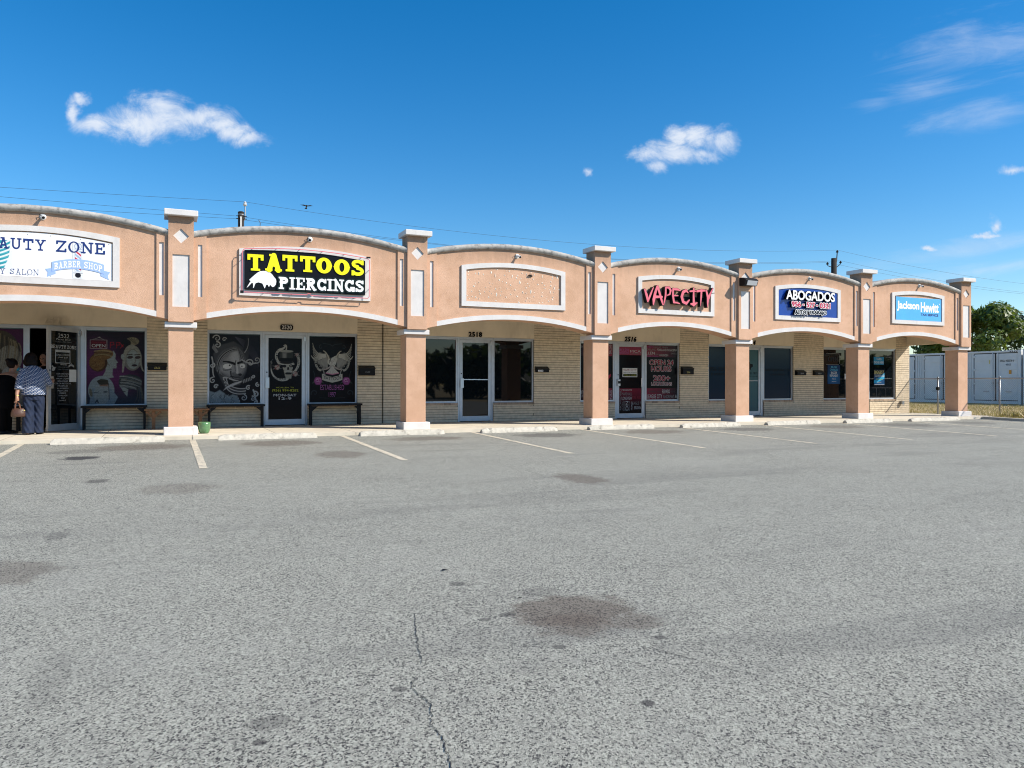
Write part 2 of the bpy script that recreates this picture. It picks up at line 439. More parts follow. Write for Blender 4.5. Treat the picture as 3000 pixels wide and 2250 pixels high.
def d_cap(X, Z, a, b, ra, rb=None):
    rb = ra if rb is None else rb
    dx, dz = b[0] - a[0], b[1] - a[1]; L = dx * dx + dz * dz + 1e-12
    t = np.clip(((X - a[0]) * dx + (Z - a[1]) * dz) / L, 0, 1)
    return np.hypot(X - a[0] - t * dx, Z - a[1] - t * dz) - (ra + (rb - ra) * t)
def d_stroke(X, Z, pts):
    """pts: (x, z, radius)"""
    F = np.full(X.shape, 9.0)
    for a, b in zip(pts[:-1], pts[1:]): F = np.minimum(F, d_cap(X, Z, a, b, a[2], b[2]))
    return F
def d_box(X, Z, x0, z0, x1, z1):
    dx = np.abs(X - (x0 + x1) / 2) - (x1 - x0) / 2; dz = np.abs(Z - (z0 + z1) / 2) - (z1 - z0) / 2
    return np.hypot(np.maximum(dx, 0), np.maximum(dz, 0)) + np.minimum(np.maximum(dx, dz), 0)
def d_ell(X, Z, cx, cz, rx, rz, rot=0.0):
    c, s = math.cos(rot), math.sin(rot)
    u = (X - cx) * c + (Z - cz) * s; v = -(X - cx) * s + (Z - cz) * c
    return (np.hypot(u / rx, v / rz) - 1) * min(rx, rz)
def d_segs(X, Z, S):
    """signed distance to closed outlines given as segments (even-odd)"""
    best = np.full(X.shape, 9.0); inside = np.zeros(X.shape, bool)
    for ax, az, bx, bz in S:
        best = np.minimum(best, d_cap(X, Z, (ax, az), (bx, bz), 0.0))
        if az != bz:
            c = (az > Z) != (bz > Z)
            inside ^= c & (X < (bx - ax) * (Z - az) / (bz - az) + ax)
    return np.where(inside, -best, best)
def d_poly(X, Z, pts):
    return d_segs(X, Z, [(*pts[i], *pts[(i + 1) % len(pts)]) for i in range(len(pts))])

# ---- lettering from the built-in font
_TXT = {}
def glyph(s, shear=0.0, space=1.0):
    key = (s, shear, space)
    if key in _TXT: return _TXT[key]
    cu = bpy.data.curves.new('lettering', 'FONT'); cu.body = s; cu.size = 1; cu.resolution_u = 4; cu.shear = shear; cu.space_character = space
    ob = bpy.data.objects.new('lettering', cu); COL.objects.link(ob)
    dg = bpy.context.evaluated_depsgraph_get(); dg.update()
    me = bpy.data.meshes.new_from_object(ob.evaluated_get(dg))
    v = np.array([w.co[:2] for w in me.vertices]); fs = [tuple(p.vertices) for p in me.polygons]
    cnt = {}
    for f in fs:
        for i in range(len(f)):
            e = tuple(sorted((f[i], f[(i + 1) % len(f)]))); cnt[e] = cnt.get(e, 0) + 1
    ed = [e for e, c in cnt.items() if c == 1]
    bpy.data.objects.remove(ob); bpy.data.curves.remove(cu); bpy.data.meshes.remove(me)
    _TXT[key] = (v, fs, ed)
    return _TXT[key]
def lettering(s, x0, x1, z0, z1, y, mat, parent, name='lettering', shear=0.0, space=1.0, rot=0, fit=None):
    """thin flat lettering fitted to a box in the plane y"""
    v, fs, ed = glyph(s, shear, space)
    lo, hi = v.min(0), v.max(0); u = (v - lo) / (hi - lo)
    if rot == 0: P = [(x0 + a * (x1 - x0), y, z0 + b * (z1 - z0)) for a, b in u]
    elif rot == 90: P = [(x1 - b * (x1 - x0), y, z0 + a * (z1 - z0)) for a, b in u]
    else: P = [(x0 + b * (x1 - x0), y, z1 - a * (z1 - z0)) for a, b in u]
    if fit is not None: P = [(px + fit(px, pz)[0], y, pz + fit(px, pz)[1]) for px, y_, pz in P]
    return MB().add(P, fs).build(name, mat, parent)
def text_field(s, x0, x1, z0, z1, h=0.008, pad=0.05, space=1.0, shear=0.0):
    v, fs, ed = glyph(s, shear, space); lo, hi = v.min(0), v.max(0)
    u = (v - lo) / (hi - lo) * np.array([x1 - x0, z1 - z0]) + np.array([x0, z0])
    X, Z = grid(x0 - pad, x1 + pad, z0 - pad, z1 + pad, h)
    F = np.full(X.shape, 9.0); ins = np.zeros(X.shape, bool)
    for i, j in ed:
        a, b = u[i], u[j]
        m = max(0.09, pad + 0.02)
        i0 = max(0, int((min(a[0], b[0]) - m - X[0, 0]) / h)); i1 = int((max(a[0], b[0]) + m - X[0, 0]) / h) + 1
        sl = (slice(None), slice(i0, i1))
        F[sl] = np.minimum(F[sl], d_cap(X[sl], Z[sl], a, b, 0.0))
        if a[1] != b[1]:
            c = (a[1] > Z) != (b[1] > Z)
            ins ^= c & (X < (b[0] - a[0]) * (Z - a[1]) / (b[1] - a[1]) + a[0])
    return np.where(ins, -F, F), X[0, 0], Z[0, 0], h
def block_text(s, x0, x1, z0, z1, y0, y1, mats, parent, off=0.0, name='lettering', h=0.008, space=1.0, shear=0.0):
    F, a, b, h = text_field(s, x0, x1, z0, z1, h, 0.05 + off, space, shear)
    return plate(F - off, a, b, h, y0, y1, name, mats, parent)

# ---- slab-serif letters drawn from strokes, unit height
def slab(ch, X, Z, t, s=0.13):
    Fs = []
    def bx(*a): Fs.append(d_box(X, Z, *a))
    def st(*p): Fs.append(d_stroke(X, Z, [(a, b, t) for a, b in p]))
    def arc(cx, cz, rx, rz, a0, a1, n=14):
        st(*[(cx + rx * math.cos(R(a0 + (a1 - a0) * i / n)), cz + rz * math.sin(R(a0 + (a1 - a0) * i / n))) for i in range(n + 1)])
    w = .9; neg = None
    if ch == 'T':
        w = .95; bx(.475 - t, 0, .475 + t, 1); bx(0, 1 - 1.5 * s, w, 1); bx(0, .64, .17, 1); bx(w - .17, .64, w, 1); bx(.2, 0, .75, s)
    elif ch == 'A':
        w = 1.0; st((.24, .05), (.5, .92)); st((.78, .05), (.52, .92)); bx(.32, .26, .7, .26 + s); bx(0, 0, .43, s); bx(.57, 0, 1, s); bx(.24, 1 - s, .62, 1)
    elif ch == 'O':
        w = .92; Fs.append(np.minimum(d_ell(X, Z, .46, .5, .46, .5), d_ell(X, Z, .46, .5, .49, .10))); neg = d_ell(X, Z, .46, .5, max(.46 - 2.1 * t, .08), .5 - 1.35 * t)
    elif ch == 'S':
        w = .86; t = min(t, .105); arc(.43, .73, .29, .165, 25, 268); arc(.43, .285, .30, .18, 92, -158); bx(.68, .68, .82, .99); bx(.03, .01, .17, .33)
    elif ch in 'PR':
        w = .92; bx(.12, 0, .12 + 2 * t, 1); bx(0, 0, .24 + 2 * t, s); bx(0, 1 - s, .3, 1)
        st((.2, 1 - t), (.5, 1 - t)); arc(.5, .72, .86 - .5 - t, .28 - t, 90, -90); st((.5, .44 + t), (.2, .44 + t))
        if ch == 'R': w = 1.0; st((.48, .46), (.80, .06)); bx(.66, 0, 1.0, s)
    elif ch == 'I':
        w = .52; bx(.26 - t, 0, .26 + t, 1); bx(0, 0, .52, s); bx(0, 1 - s, .52, 1)
    elif ch == 'E':
        w = .88; bx(.12, 0, .12 + 2 * t, 1); bx(0, 0, .86, s); bx(0, 1 - s, .84, 1); bx(.7, .0, .86, .34); bx(.68, .66, .84, 1); bx(.2, .5 - s / 2, .6, .5 + s / 2); bx(.52, .36, .62, .64)
    elif ch == 'C':
        w = .9; arc(.46, .5, .46 - t, .5 - t, 40, 320); bx(.72, .62, .88, 1.0); bx(.72, .0, .86, .30)
    elif ch == 'G':
        w = .96; arc(.46, .5, .46 - t, .5 - t, 40, 320); bx(.72, .64, .88, 1.0); bx(.72 - t * .2, 0, .72 + 2 * t, .42); bx(.54, .42 - s, .98, .42)
    elif ch == 'N':
        w = 1.05; bx(.14, 0, .14 + 1.5 * t, 1); bx(.91 - 1.5 * t, 0, .91, 1); st((.2, .93), (.85, .07)); bx(0, 0, .28 + 1.5 * t, s); bx(0, 1 - s, .3, 1); bx(.76 - 1.5 * t, 1 - s, 1.05, 1)
    elif ch == 'B':
        w = .95; bx(.12, 0, .12 + 2 * t, 1); bx(0, 0, .3, s); bx(0, 1 - s, .3, 1)
        st((.2, 1 - t), (.5, 1 - t)); arc(.5, .75, .3, .25 - t, 90, -90); st((.5, .5), (.2, .5)); arc(.5, .26, .38 - t * .5, .26 - t, 90, -90); st((.5, t), (.2, t))
    elif ch == 'U':
        w = 1.0; bx(.14, .35, .14 + 2 * t, 1); bx(.86 - 2 * t, .35, .86, 1); arc(.5, .36, .36 - t, .36 - t, 180, 360); bx(0, 1 - s, .4, 1); bx(.6, 1 - s, 1, 1)
    elif ch == 'Y':
        w = 1.0; bx(.5 - t, 0, .5 + t, .48); st((.5, .44), (.2, .93)); st((.5, .44), (.8, .93)); bx(0, 1 - s, .42, 1); bx(.58, 1 - s, 1, 1); bx(.26, 0, .74, s)
    elif ch == 'Z':
        w = .88; bx(0, 0, .86, s * 1.1); bx(.02, 1 - s * 1.1, .86, 1); st((.74, .9), (.12, .1)); bx(.72, 0, .86, .32); bx(.02, .68, .16, 1)
    elif ch == 'L':
        w = .82; bx(.12, 0, .12 + 2 * t, 1); bx(0, 0, .8, s); bx(0, 1 - s, .36, 1); bx(.68, 0, .8, .32)
    elif ch == 'H':
        w = 1.02; bx(.14, 0, .14 + 2 * t, 1); bx(.88 - 2 * t, 0, .88, 1); bx(.2, .5 - s / 2, .8, .5 + s / 2)
        for q in (0, 1 - s): bx(0, q, .42, q + s); bx(.6, q, 1.02, q + s)
    elif ch == 'D':
        w = .98; bx(.12, 0, .12 + 2 * t, 1); bx(0, 0, .3, s); bx(0, 1 - s, .3, 1); st((.2, 1 - t), (.45, 1 - t)); arc(.45, .5, .5 - t, .5 - t, 90, -90); st((.45, t), (.2, t))
    F = Fs[0]
    for g in Fs[1:]: F = np.minimum(F, g)
    if neg is not None: F = np.maximum(F, -neg)
    return F, w
SLABW = dict(T=.95, A=1.0, O=.92, S=.86, P=.92, R=1.0, I=.52, E=.88, C=.9, G=.96, N=1.05, B=.95, U=1.0, Y=1.0, Z=.88, L=.82, H=1.02, D=.98)
def slab_letter(ch, x0, x1, z0, z1, y0, y1, t, mats, parent, off=0.0, h=0.007, name='letter', s=0.13, warp=None):
    pad = 0.03 + off
    X, Z = grid(x0 - pad, x1 + pad, z0 - pad, z1 + pad, h)
    zz = Z if warp is None else Z - warp(X)
    w = SLABW[ch]; sx = (x1 - x0) / w; sz = z1 - z0
    F, _ = slab(ch, (X - x0) / sx, (zz - z0) / sz, t, s)
    return plate(F * min(sx, sz) - off, X[0, 0], Z[0, 0], h, y0, y1, name, mats, parent)
def slab_word(word, x0, x1, z0, z1, y0, y1, t, mats, parent, gap=0.10, **kw):
    tot = sum(SLABW.get(c, .5) for c in word) + gap * (len(word) - 1); k = (x1 - x0) / tot; x = x0
    for c in word:
        w = SLABW.get(c, .5) * k
        if c != ' ': slab_letter(c, x, x + w, z0, z1, y0, y1, t, mats, parent, **kw)
        x += w + gap * k

# ---- flat prints painted on a grid of coloured points
class Print:
    def __init__(s, w, hgt, col, res=0.010):
        s.w, s.h = w, hgt; nx = int(w / res) + 1; nz = int(hgt / res) + 1
        s.X, s.Z = np.meshgrid(np.linspace(0, w, nx), np.linspace(0, hgt, nz)); s.res = res
        s.C = np.ones((nz, nx, 3)) * np.array(col)
    def put(s, F, col, soft=None, k=1.0):
        soft = soft or s.res * 0.8
        a = np.clip(0.5 - F / soft, 0, 1)[..., None] * k
        s.C = s.C * (1 - a) + np.array(col) * a; return s
    def ell(s, cx, cz, rx, rz, col, rot=0, soft=None, k=1.0): return s.put(d_ell(s.X, s.Z, cx, cz, rx, rz, R(rot)), col, soft, k)
    def poly(s, pts, col, soft=None, k=1.0): return s.put(d_poly(s.X, s.Z, pts), col, soft, k)
    def line(s, pts, r, col, soft=None, k=1.0):
        n = len(pts)
        if not isinstance(r, (list, tuple)): r = [r] * n
        return s.put(d_stroke(s.X, s.Z, [(p[0], p[1], q) for p, q in zip(pts, r)]), col, soft, k)
    def curve(s, pts, r0, r1, col, k=1.0, soft=None):
        P = []; n = 18; pts = np.array(pts, float)
        for i in range(n + 1):
            t = i / n; q = pts.copy()
            while len(q) > 1: q = q[:-1] * (1 - t) + q[1:] * t
            P.append(tuple(q[0]))
        return s.line(P, [r0 + (r1 - r0) * i / n for i in range(n + 1)], col, soft, k)
    def spiral(s, cx, cz, r, turns, a0, width, col, hand=1, k=1.0):
        P = []; n = int(20 * turns)
        for i in range(n + 1):
            t = i / n; rr = r * (1 - .88 * t); a = R(a0) + hand * 2 * math.pi * turns * t
            P.append((cx + rr * math.cos(a), cz + rr * math.sin(a)))
        return s.line(P, [width * (1 - .5 * i / n) for i in range(n + 1)], col, None, k)
    def grad(s, f, col, k=1.0):
        a = np.clip(f, 0, 1)[..., None] * k; s.C = s.C * (1 - a) + np.array(col) * a; return s
    def build(s, name, x0, z0, y, parent, mat='print_gloss', M=None):
        nz, nx = s.X.shape
        v = np.stack([s.X.ravel() + x0, np.full(s.X.size, y), s.Z.ravel() + z0], 1)
        if M is not None: v = np.array([M(p) for p in v])
        idx = np.arange(nx * nz).reshape(nz, nx)
        f = np.stack([idx[:-1, :-1], idx[:-1, 1:], idx[1:, 1:], idx[1:, :-1]], -1).reshape(-1, 4)
        me = bpy.data.meshes.new(name); me.from_pydata(v.tolist(), [], f.tolist())
        at = me.color_attributes.new('print', 'FLOAT_COLOR', 'POINT')
        c = np.concatenate([np.clip(s.C, 0, 1).reshape(-1, 3), np.ones((nx * nz, 1))], 1).astype(np.float32)
        at.data.foreach_set('color', c.ravel())
        me.materials.append(MATS[mat])
        o = bpy.data.objects.new(name, me); COL.objects.link(o); put(o, parent)
        return o

# ---------------------------------------------------------------- the ground
SLOPE = 0.020
def lot_z(y): return -0.06 + SLOPE * (max(y, -17.0) + 0.55)
def asphalt():
    m = bpy.data.materials.new('asphalt'); m.use_nodes = True
    nt = m.node_tree; bs = nt.nodes['Principled BSDF']
    pos = nn(nt, 'ShaderNodeNewGeometry').outputs['Position']
    raw = pos
    cy_, sy_ = math.cos(YAW), math.sin(YAW)
    # stones stand proud of the binder, so their outlines read rounder than a flat print would
    pos = comb(nt, vmth(nt, 'DOT_PRODUCT', raw, (cy_, -sy_, 0)), mth(nt, 'MULTIPLY', vmth(nt, 'DOT_PRODUCT', raw, (sy_, cy_, 0)), 0.74), 0.0)
    vo = nn(nt, 'ShaderNodeTexVoronoi'); vo.inputs['Scale'].default_value = 138; vo.inputs['Randomness'].default_value = 1.0
    wv = vmth(nt, 'ADD', pos, vmth(nt, 'MULTIPLY', noise(nt, pos, 60, 1, 0.5).outputs['Color'], (0.006, 0.006, 0)))
    nt.links.new(wv, vo.inputs['Vector'])
    sp = nn(nt, 'ShaderNodeSeparateColor'); nt.links.new(vo.outputs['Color'], sp.inputs[0])
    n0 = noise(nt, pos, 180, 3, 0.75)
    n1 = noise(nt, raw, 0.55, 4, 0.62)
    n2 = noise(nt, raw, 5.0, 3, 0.6)
    n3 = noise(nt, vmth(nt, 'MULTIPLY', raw, (0.22, 1.5, 1.0)), 1.0, 4, 0.6, 0.6)
    pale = mixc(nt, sp.outputs[1], (0.230, 0.228, 0.194), (0.438, 0.432, 0.365))
    dark = (0.030, 0.029, 0.031)
    # stones sit in dark binder: cell borders and a share of low cells are dark
    g = mth(nt, 'ADD', mth(nt, 'MULTIPLY', sp.outputs[0], 0.55), mth(nt, 'MULTIPLY', n0.outputs['Fac'], 0.75))
    g = mth(nt, 'ADD', g, mth(nt, 'MULTIPLY', mth(nt, 'SUBTRACT', n1.outputs['Fac'], 0.5), 0.16))
    stone = ramp(nt, g, 0.36, 0.62)
    c = mixc(nt, stone, dark, pale)
    c = mixc(nt, mth(nt, 'MULTIPLY', ramp(nt, n2.outputs['Fac'], 0.45, 0.8), 0.22), c, (0.13, 0.128, 0.118))
    c = mixc(nt, mth(nt, 'MULTIPLY', ramp(nt, n1.outputs['Fac'], 0.55, 0.85), 0.25), c, (0.33, 0.32, 0.29))
    c = mixc(nt, mth(nt, 'MULTIPLY', ramp(nt, n3.outputs['Fac'], 0.52, 0.70), 0.30), c, (0.12, 0.118, 0.11))
    # oil and drip stains
    sep = nn(nt, 'ShaderNodeSeparateXYZ'); nt.links.new(raw, sep.inputs[0])
    p2 = comb(nt, sep.outputs['X'], sep.outputs['Y'], 0.0)
    ne = noise(nt, raw, 5, 5, 0.7)
    wob = mth(nt, 'ADD', mth(nt, 'MULTIPLY', mth(nt, 'SUBTRACT', ne.outputs['Fac'], 0.5), 1.7), mth(nt, 'MULTIPLY', mth(nt, 'SUBTRACT', n0.outputs['Fac'], 0.5), 0.9))
    stains = [(1.80, -12.25, .34, .30, .72, 1), (1.70, -12.48, .22, .20, .6, 1), (2.02, -12.55, .20, .14, .55, 1), (1.78, -11.85, .14, .10, .35, 0), (-1.25, -10.15, .36, .35, .5, 1), (-1.40, -3.2, .26, .24, .9, 2), (-.15, -6.75, .40, .42, .36, 1),
              (2.25, -3.95, .42, .55, .55, 1), (4.45, -7.65, .28, .5, .62, 1), (-1.0, -5.85, .14, .16, .7, 0), (-.6, -1.75, .85, .55, .62, 1), (-1.5, -2.2, .5, .35, .4, 0), (1.6, -1.75, .75, .55, .6, 1), (4.4, -1.7, .8, .45, .6, 1),
              (7.0, -1.75, .7, .5, .6, 0), (9.7, -1.7, .8, .55, .55, 1), (12.3, -1.75, .75, .5, .55, 0), (15.1, -1.75, .8, .55, .5, 1), (17.6, -1.8, .8, .6, .5, 0), (20.2, -1.8, .8, .5, .45, 0),
              (.08, -13.0, .09, .06, .5, 0), (.03, -13.15, .03, .025, .8, 0), (1.40, -11.5, .05, .05, .7, 0), (1.43, -12.17, .05, .04, .7, 0), (1.30, -12.2, .04, .03, .7, 0), (1.47, -12.72, .04, .03, .75, 0), (2.0, -12.8, .045, .035, .8, 0), (1.50, -13.42, .03, .025, .9, 0), (.62, -12.9, .03, .03, .7, 0),
              (-1.05, -9.03, .09, .16, .4, 0), (-.72, -12.2, .08, .34, .22, 0)]
    for (cx, cy, rx, ry, k, ty) in stains:
        q = vmth(nt, 'MULTIPLY', vmth(nt, 'SUBTRACT', p2, (cx, cy, 0)), (1 / rx, 1 / ry, 0))
        e = mth(nt, 'ADD', vmth(nt, 'LENGTH', q), wob)
        f = mth(nt, 'MULTIPLY', mth(nt, 'SUBTRACT', 1.0, ramp(nt, e, 0.72, 1.12)), k)
        c = mixc(nt, f, c, mixc(nt, stone, *(((0.02, 0.02, 0.02), (0.085, 0.08, 0.075)), ((0.022, 0.018, 0.015), (0.135, 0.108, 0.086)), ((0.02, 0.02, 0.022), (0.035, 0.035, 0.04)))[ty]))
    nt.links.new(c, bs.inputs['Base Color'])
    bs.inputs['Roughness'].default_value = 0.88; bs.inputs['Specular IOR Level'].default_value = 0.3
    bp = nn(nt, 'ShaderNodeBump'); bp.inputs['Strength'].default_value = 0.75; bp.inputs['Distance'].default_value = 0.006
    nt.links.new(mth(nt, 'ADD', g, mth(nt, 'MULTIPLY', n2.outputs['Fac'], 0.3)), bp.inputs['Height']); nt.links.new(bp.outputs[0], bs.inputs['Normal'])
    MATS['asphalt'] = m
asphalt()
def ground_mat():
    m = bpy.data.materials.new('dirt'); m.use_nodes = True
    nt = m.node_tree; bs = nt.nodes['Principled BSDF']; bs.inputs['Roughness'].default_value = 0.95
    pos = nn(nt, 'ShaderNodeNewGeometry').outputs['Position']
    a = noise(nt, pos, 1.3, 7, 0.65); b = noise(nt, pos, 22, 5, 0.7)
    c = mixc(nt, ramp(nt, a.outputs['Fac'], .35, .7), (0.40, 0.29, 0.13), (0.50, 0.38, 0.20))
    c = mixc(nt, mth(nt, 'MULTIPLY', ramp(nt, b.outputs['Fac'], .45, .7), .6), c, (0.22, 0.16, 0.08))
    c = mixc(nt, mth(nt, 'MULTIPLY', ramp(nt, noise(nt, pos, 0.5, 5).outputs['Fac'], .55, .75), .5), c, (0.16, 0.17, 0.05))
    nt.links.new(c, bs.inputs['Base Color'])
    bp = nn(nt, 'ShaderNodeBump'); bp.inputs['Strength'].default_value = .8; bp.inputs['Distance'].default_value = .03
    nt.links.new(b.outputs['Fac'], bp.inputs['Height']); nt.links.new(bp.outputs[0], bs.inputs['Normal'])
    MATS['dirt'] = m
ground_mat()
def build_ground():
    xs = [-600, -200, -81, -80, -40, 0, 22.50, 22.58, 30, 45, 80, 200, 600]
    ys = [-600, -200, -91, -90, -40, -17, -0.56, -0.40, 3, 12, 30, 80, 200, 600]
    def gz(x, y):
        if x <= 22.50 and -90 <= y <= -0.56 and x >= -80: return lot_z(y) - 0.06
        if y <= -91 or x <= -81: return -0.42
        if y < -17: return -0.40
        if y < -0.5: return lot_z(y) + 0.055
        return -0.055
    mb = MB(); vs = [(x, y, gz(x, y)) for y in ys for x in xs]; n = len(xs)
    mb.add(vs, [(j * n + i, j * n + i + 1, (j + 1) * n + i + 1, (j + 1) * n + i) for j in range(len(ys) - 1) for i in range(n - 1)])
    o = mb.build('ground', 'dirt'); o['kind'] = 'structure'
    lot = MB(); Y = [-0.55, -17, -90]
    lot.add([(x, y, lot_z(y)) for y in Y for x in (-80, 22.46)], [(0, 2, 3, 1), (2, 4, 5, 3)])
    lot = lot.build('parking_lot', 'asphalt'); lot['kind'] = 'structure'
    for x in (-5.2, -2.51, 0.19, 2.95, 5.74, 8.42, 11.05, 13.65, 16.35, 19.0, 21.6):
        P = []; ya, yb = -0.62, -5.05; n = 24
        for i in range(n + 1):
            y = ya + (yb - ya) * i / n
            for sgn in (-1, 1): P.append((x + sgn * (0.052 + random.uniform(-.004, .004)), y + (random.uniform(-.01, .01) if i in (0, n) else 0), lot_z(y) + 0.004))
        MB().add(P, [(2 * i, 2 * i + 1, 2 * i + 3, 2 * i + 2) for i in range(n)]).build('painted_line', 'line_paint', lot)
    # cracks in the asphalt
    def crack(pts, wd):
        P = []
        fine = []
        for a, b in zip(pts[:-1], pts[1:]):
            for i in range(9):
                t = i / 9; fine.append((a[0] + (b[0] - a[0]) * t + random.uniform(-.006, .006), a[1] + (b[1] - a[1]) * t + random.uniform(-.006, .006)))
        for x, y in fine:
            w_ = wd * random.uniform(.35, 1.3); P += [(x - w_, y, lot_z(y) + .003), (x + w_, y, lot_z(y) + .003)]
        MB().add(P, [(2 * i, 2 * i + 1, 2 * i + 3, 2 * i + 2) for i in range(len(fine) - 1)]).build('crack', 'crack', lot)
    crack([(.93, -11.89), (.97, -11.97), (.89, -12.24), (.82, -12.52), (.79, -12.69)], .0022)
    crack([(.72, -12.79), (.67, -12.89), (.69, -13.09), (.64, -13.25), (.64, -13.39), (.60, -13.58), (.57, -13.85)], .0020)
    crack([(2.08, -12.67), (2.31, -12.72), (2.95, -12.67), (3.46, -12.70), (3.97, -12.76), (4.84, -12.73)], .0025)
    crack([(1.85, -12.88), (1.94, -13.06), (2.05, -13.29), (2.18, -13.47)], .0025)
    crack([(4.17, -6.19), (4.09, -7.75)], .0025)
    crack([(4.25, -9.59), (4.33, -10.38), (4.58, -10.97), (4.80, -11.88), (4.89, -12.26)], .002)
    sc = MB(); rr = random.Random(9)   # scraps and leaf bits lying about
    for (x, y, q) in [(1.42, -11.17, .030), (-.55, -10.6, .012), (.35, -12.2, .012), (-1.9, -1.2, .03), (2.6, -1.3, .02), (.2, -8.6, .015), (1.0, -9.9, .016)] + [(rr.uniform(-2, 12), rr.uniform(-12.5, -1.2), rr.uniform(.006, .016)) for _ in range(40)]:
        z = lot_z(y) + .005; a = rr.uniform(0, 3)
        sc.add([(x - q * math.cos(a), y - q * math.sin(a), z), (x + q * .4, y - q * .3, z + q * .3), (x + q * math.cos(a), y + q * math.sin(a), z), (x - q * .3, y + q * .4, z + q * .25)], [(0, 1, 2, 3)])
    o = sc.build('litter', 'black_plastic'); o['kind'] = 'stuff'; o['label'] = 'small dark scraps lying about the asphalt'; o['category'] = 'litter'
    # kerb on the right edge of the lot
    kb = MB(); k = 14
    for i in range(k):
        a = -0.57 - i * 1.6; b = a - 1.585
        za, zb = lot_z(a), lot_z(b)
        kb.add([(22.42, a, za - .1), (22.42, b, zb - .1), (22.42, b, zb + .07), (22.42, a, za + .07), (22.58, a, za - .1), (22.58, b, zb - .1), (22.58, b, zb + .075), (22.58, a, za + .075)],
               [(0, 1, 2, 3), (3, 2, 6, 7), (7, 6, 5, 4), (0, 3, 7, 4), (1, 5, 6, 2)])
    kb = kb.build('kerb', 'kerb'); kb['kind'] = 'structure'
    # walkway: a bed and slabs with open joints
    wk = MB().box(-12.0, 23.43, -0.53, 2.60, -0.25, -0.012).build('walkway', 'mortar'); wk['kind'] = 'structure'
    x = -12.0; w_ = 1.525
    while x < 23.4:
        x1 = min(x + w_, 23.45)
        mb = MB(); n = 6
        F = [(x + (x1 - .008 - x) * i / n, -0.55 + random.uniform(-.006, .006)) for i in range(n + 1)]
        mb.prism_z = None
        vs = [(a, b, 0.0) for a, b in F] + [(x1 - .008, 2.64, 0.0), (x, 2.64, 0.0)] + [(a, b, -.22) for a, b in F]
        fs = [tuple(range(n + 3))] + [(i, i + n + 3, i + n + 4, i + 1) for i in range(n)]
        mb.add(vs, fs).build('slab', 'walk', wk)
        x = x1
    return lot
LOT = build_ground()

# ---------------------------------------------------------------- the building
PX = [-4.66, 0.0, 4.676, 9.300, 13.654, 18.081, 22.350]
YU, YW, YP = -0.110, -0.060, -0.030          # fronts of upper pillar, wing, fascia panel
SW = 0.2216
BLD = thing('strip_mall', 'long peach stucco strip mall with arched bays and square pillars', 'building', (9.0, 1.5, 0.0))
def para(x, xa, xb, ze, zc):
    u = (x - (xa + xb) / 2) / ((xb - xa) / 2); return zc - (zc - ze) * u * u
def rect(x0, x1, z0, z1): return [(x0, z0), (x1, z0), (x1, z1), (x0, z1)]
def pillar(x):
    p = MB().box(x - SW, x + SW, 0, .44, .13, 2.07).build('pillar', 'stucco', BLD, bevel=.008)
    MB().box(x - .30, x + .30, -.08, .52, -.055 if x < 22 else -.02, .155).build('base', 'trim', p, bevel=.014)
    MB().box(x - .285, x + .285, -.062, .502, 2.05, 2.155).build('collar', 'trim', p, bevel=.008)
    MB().box(x - SW, x + SW, -.082, .30, 2.150, 4.165).build('upper_shaft', 'stucco', p)
    dm = [(x, 3.648), (x + .140, 3.79), (x, 3.932), (x - .140, 3.79)]
    MB().prism(rect(x - SW - .001, x + SW + .001, 2.158, 4.164), [rect(x - .15, x + .15, 2.44, 3.435), dm], YU, -.080).build('face_panel', 'stucco', p)
    MB().box(x - .16, x + .16, -.0865, -.0822, 2.43, 3.445).build('recessed_panel', 'trim', p)
    MB().prism([(x, 3.635), (x + .150, 3.79), (x, 3.945), (x - .150, 3.79)], [], -.0865, -.0822).build('diamond_panel', 'trim', p)
    MB().box(x - .296, x + .296, -.225, .36, 4.160, 4.272).build('cap', 'trim', p, bevel=.010)
for x in PX: pillar(x)

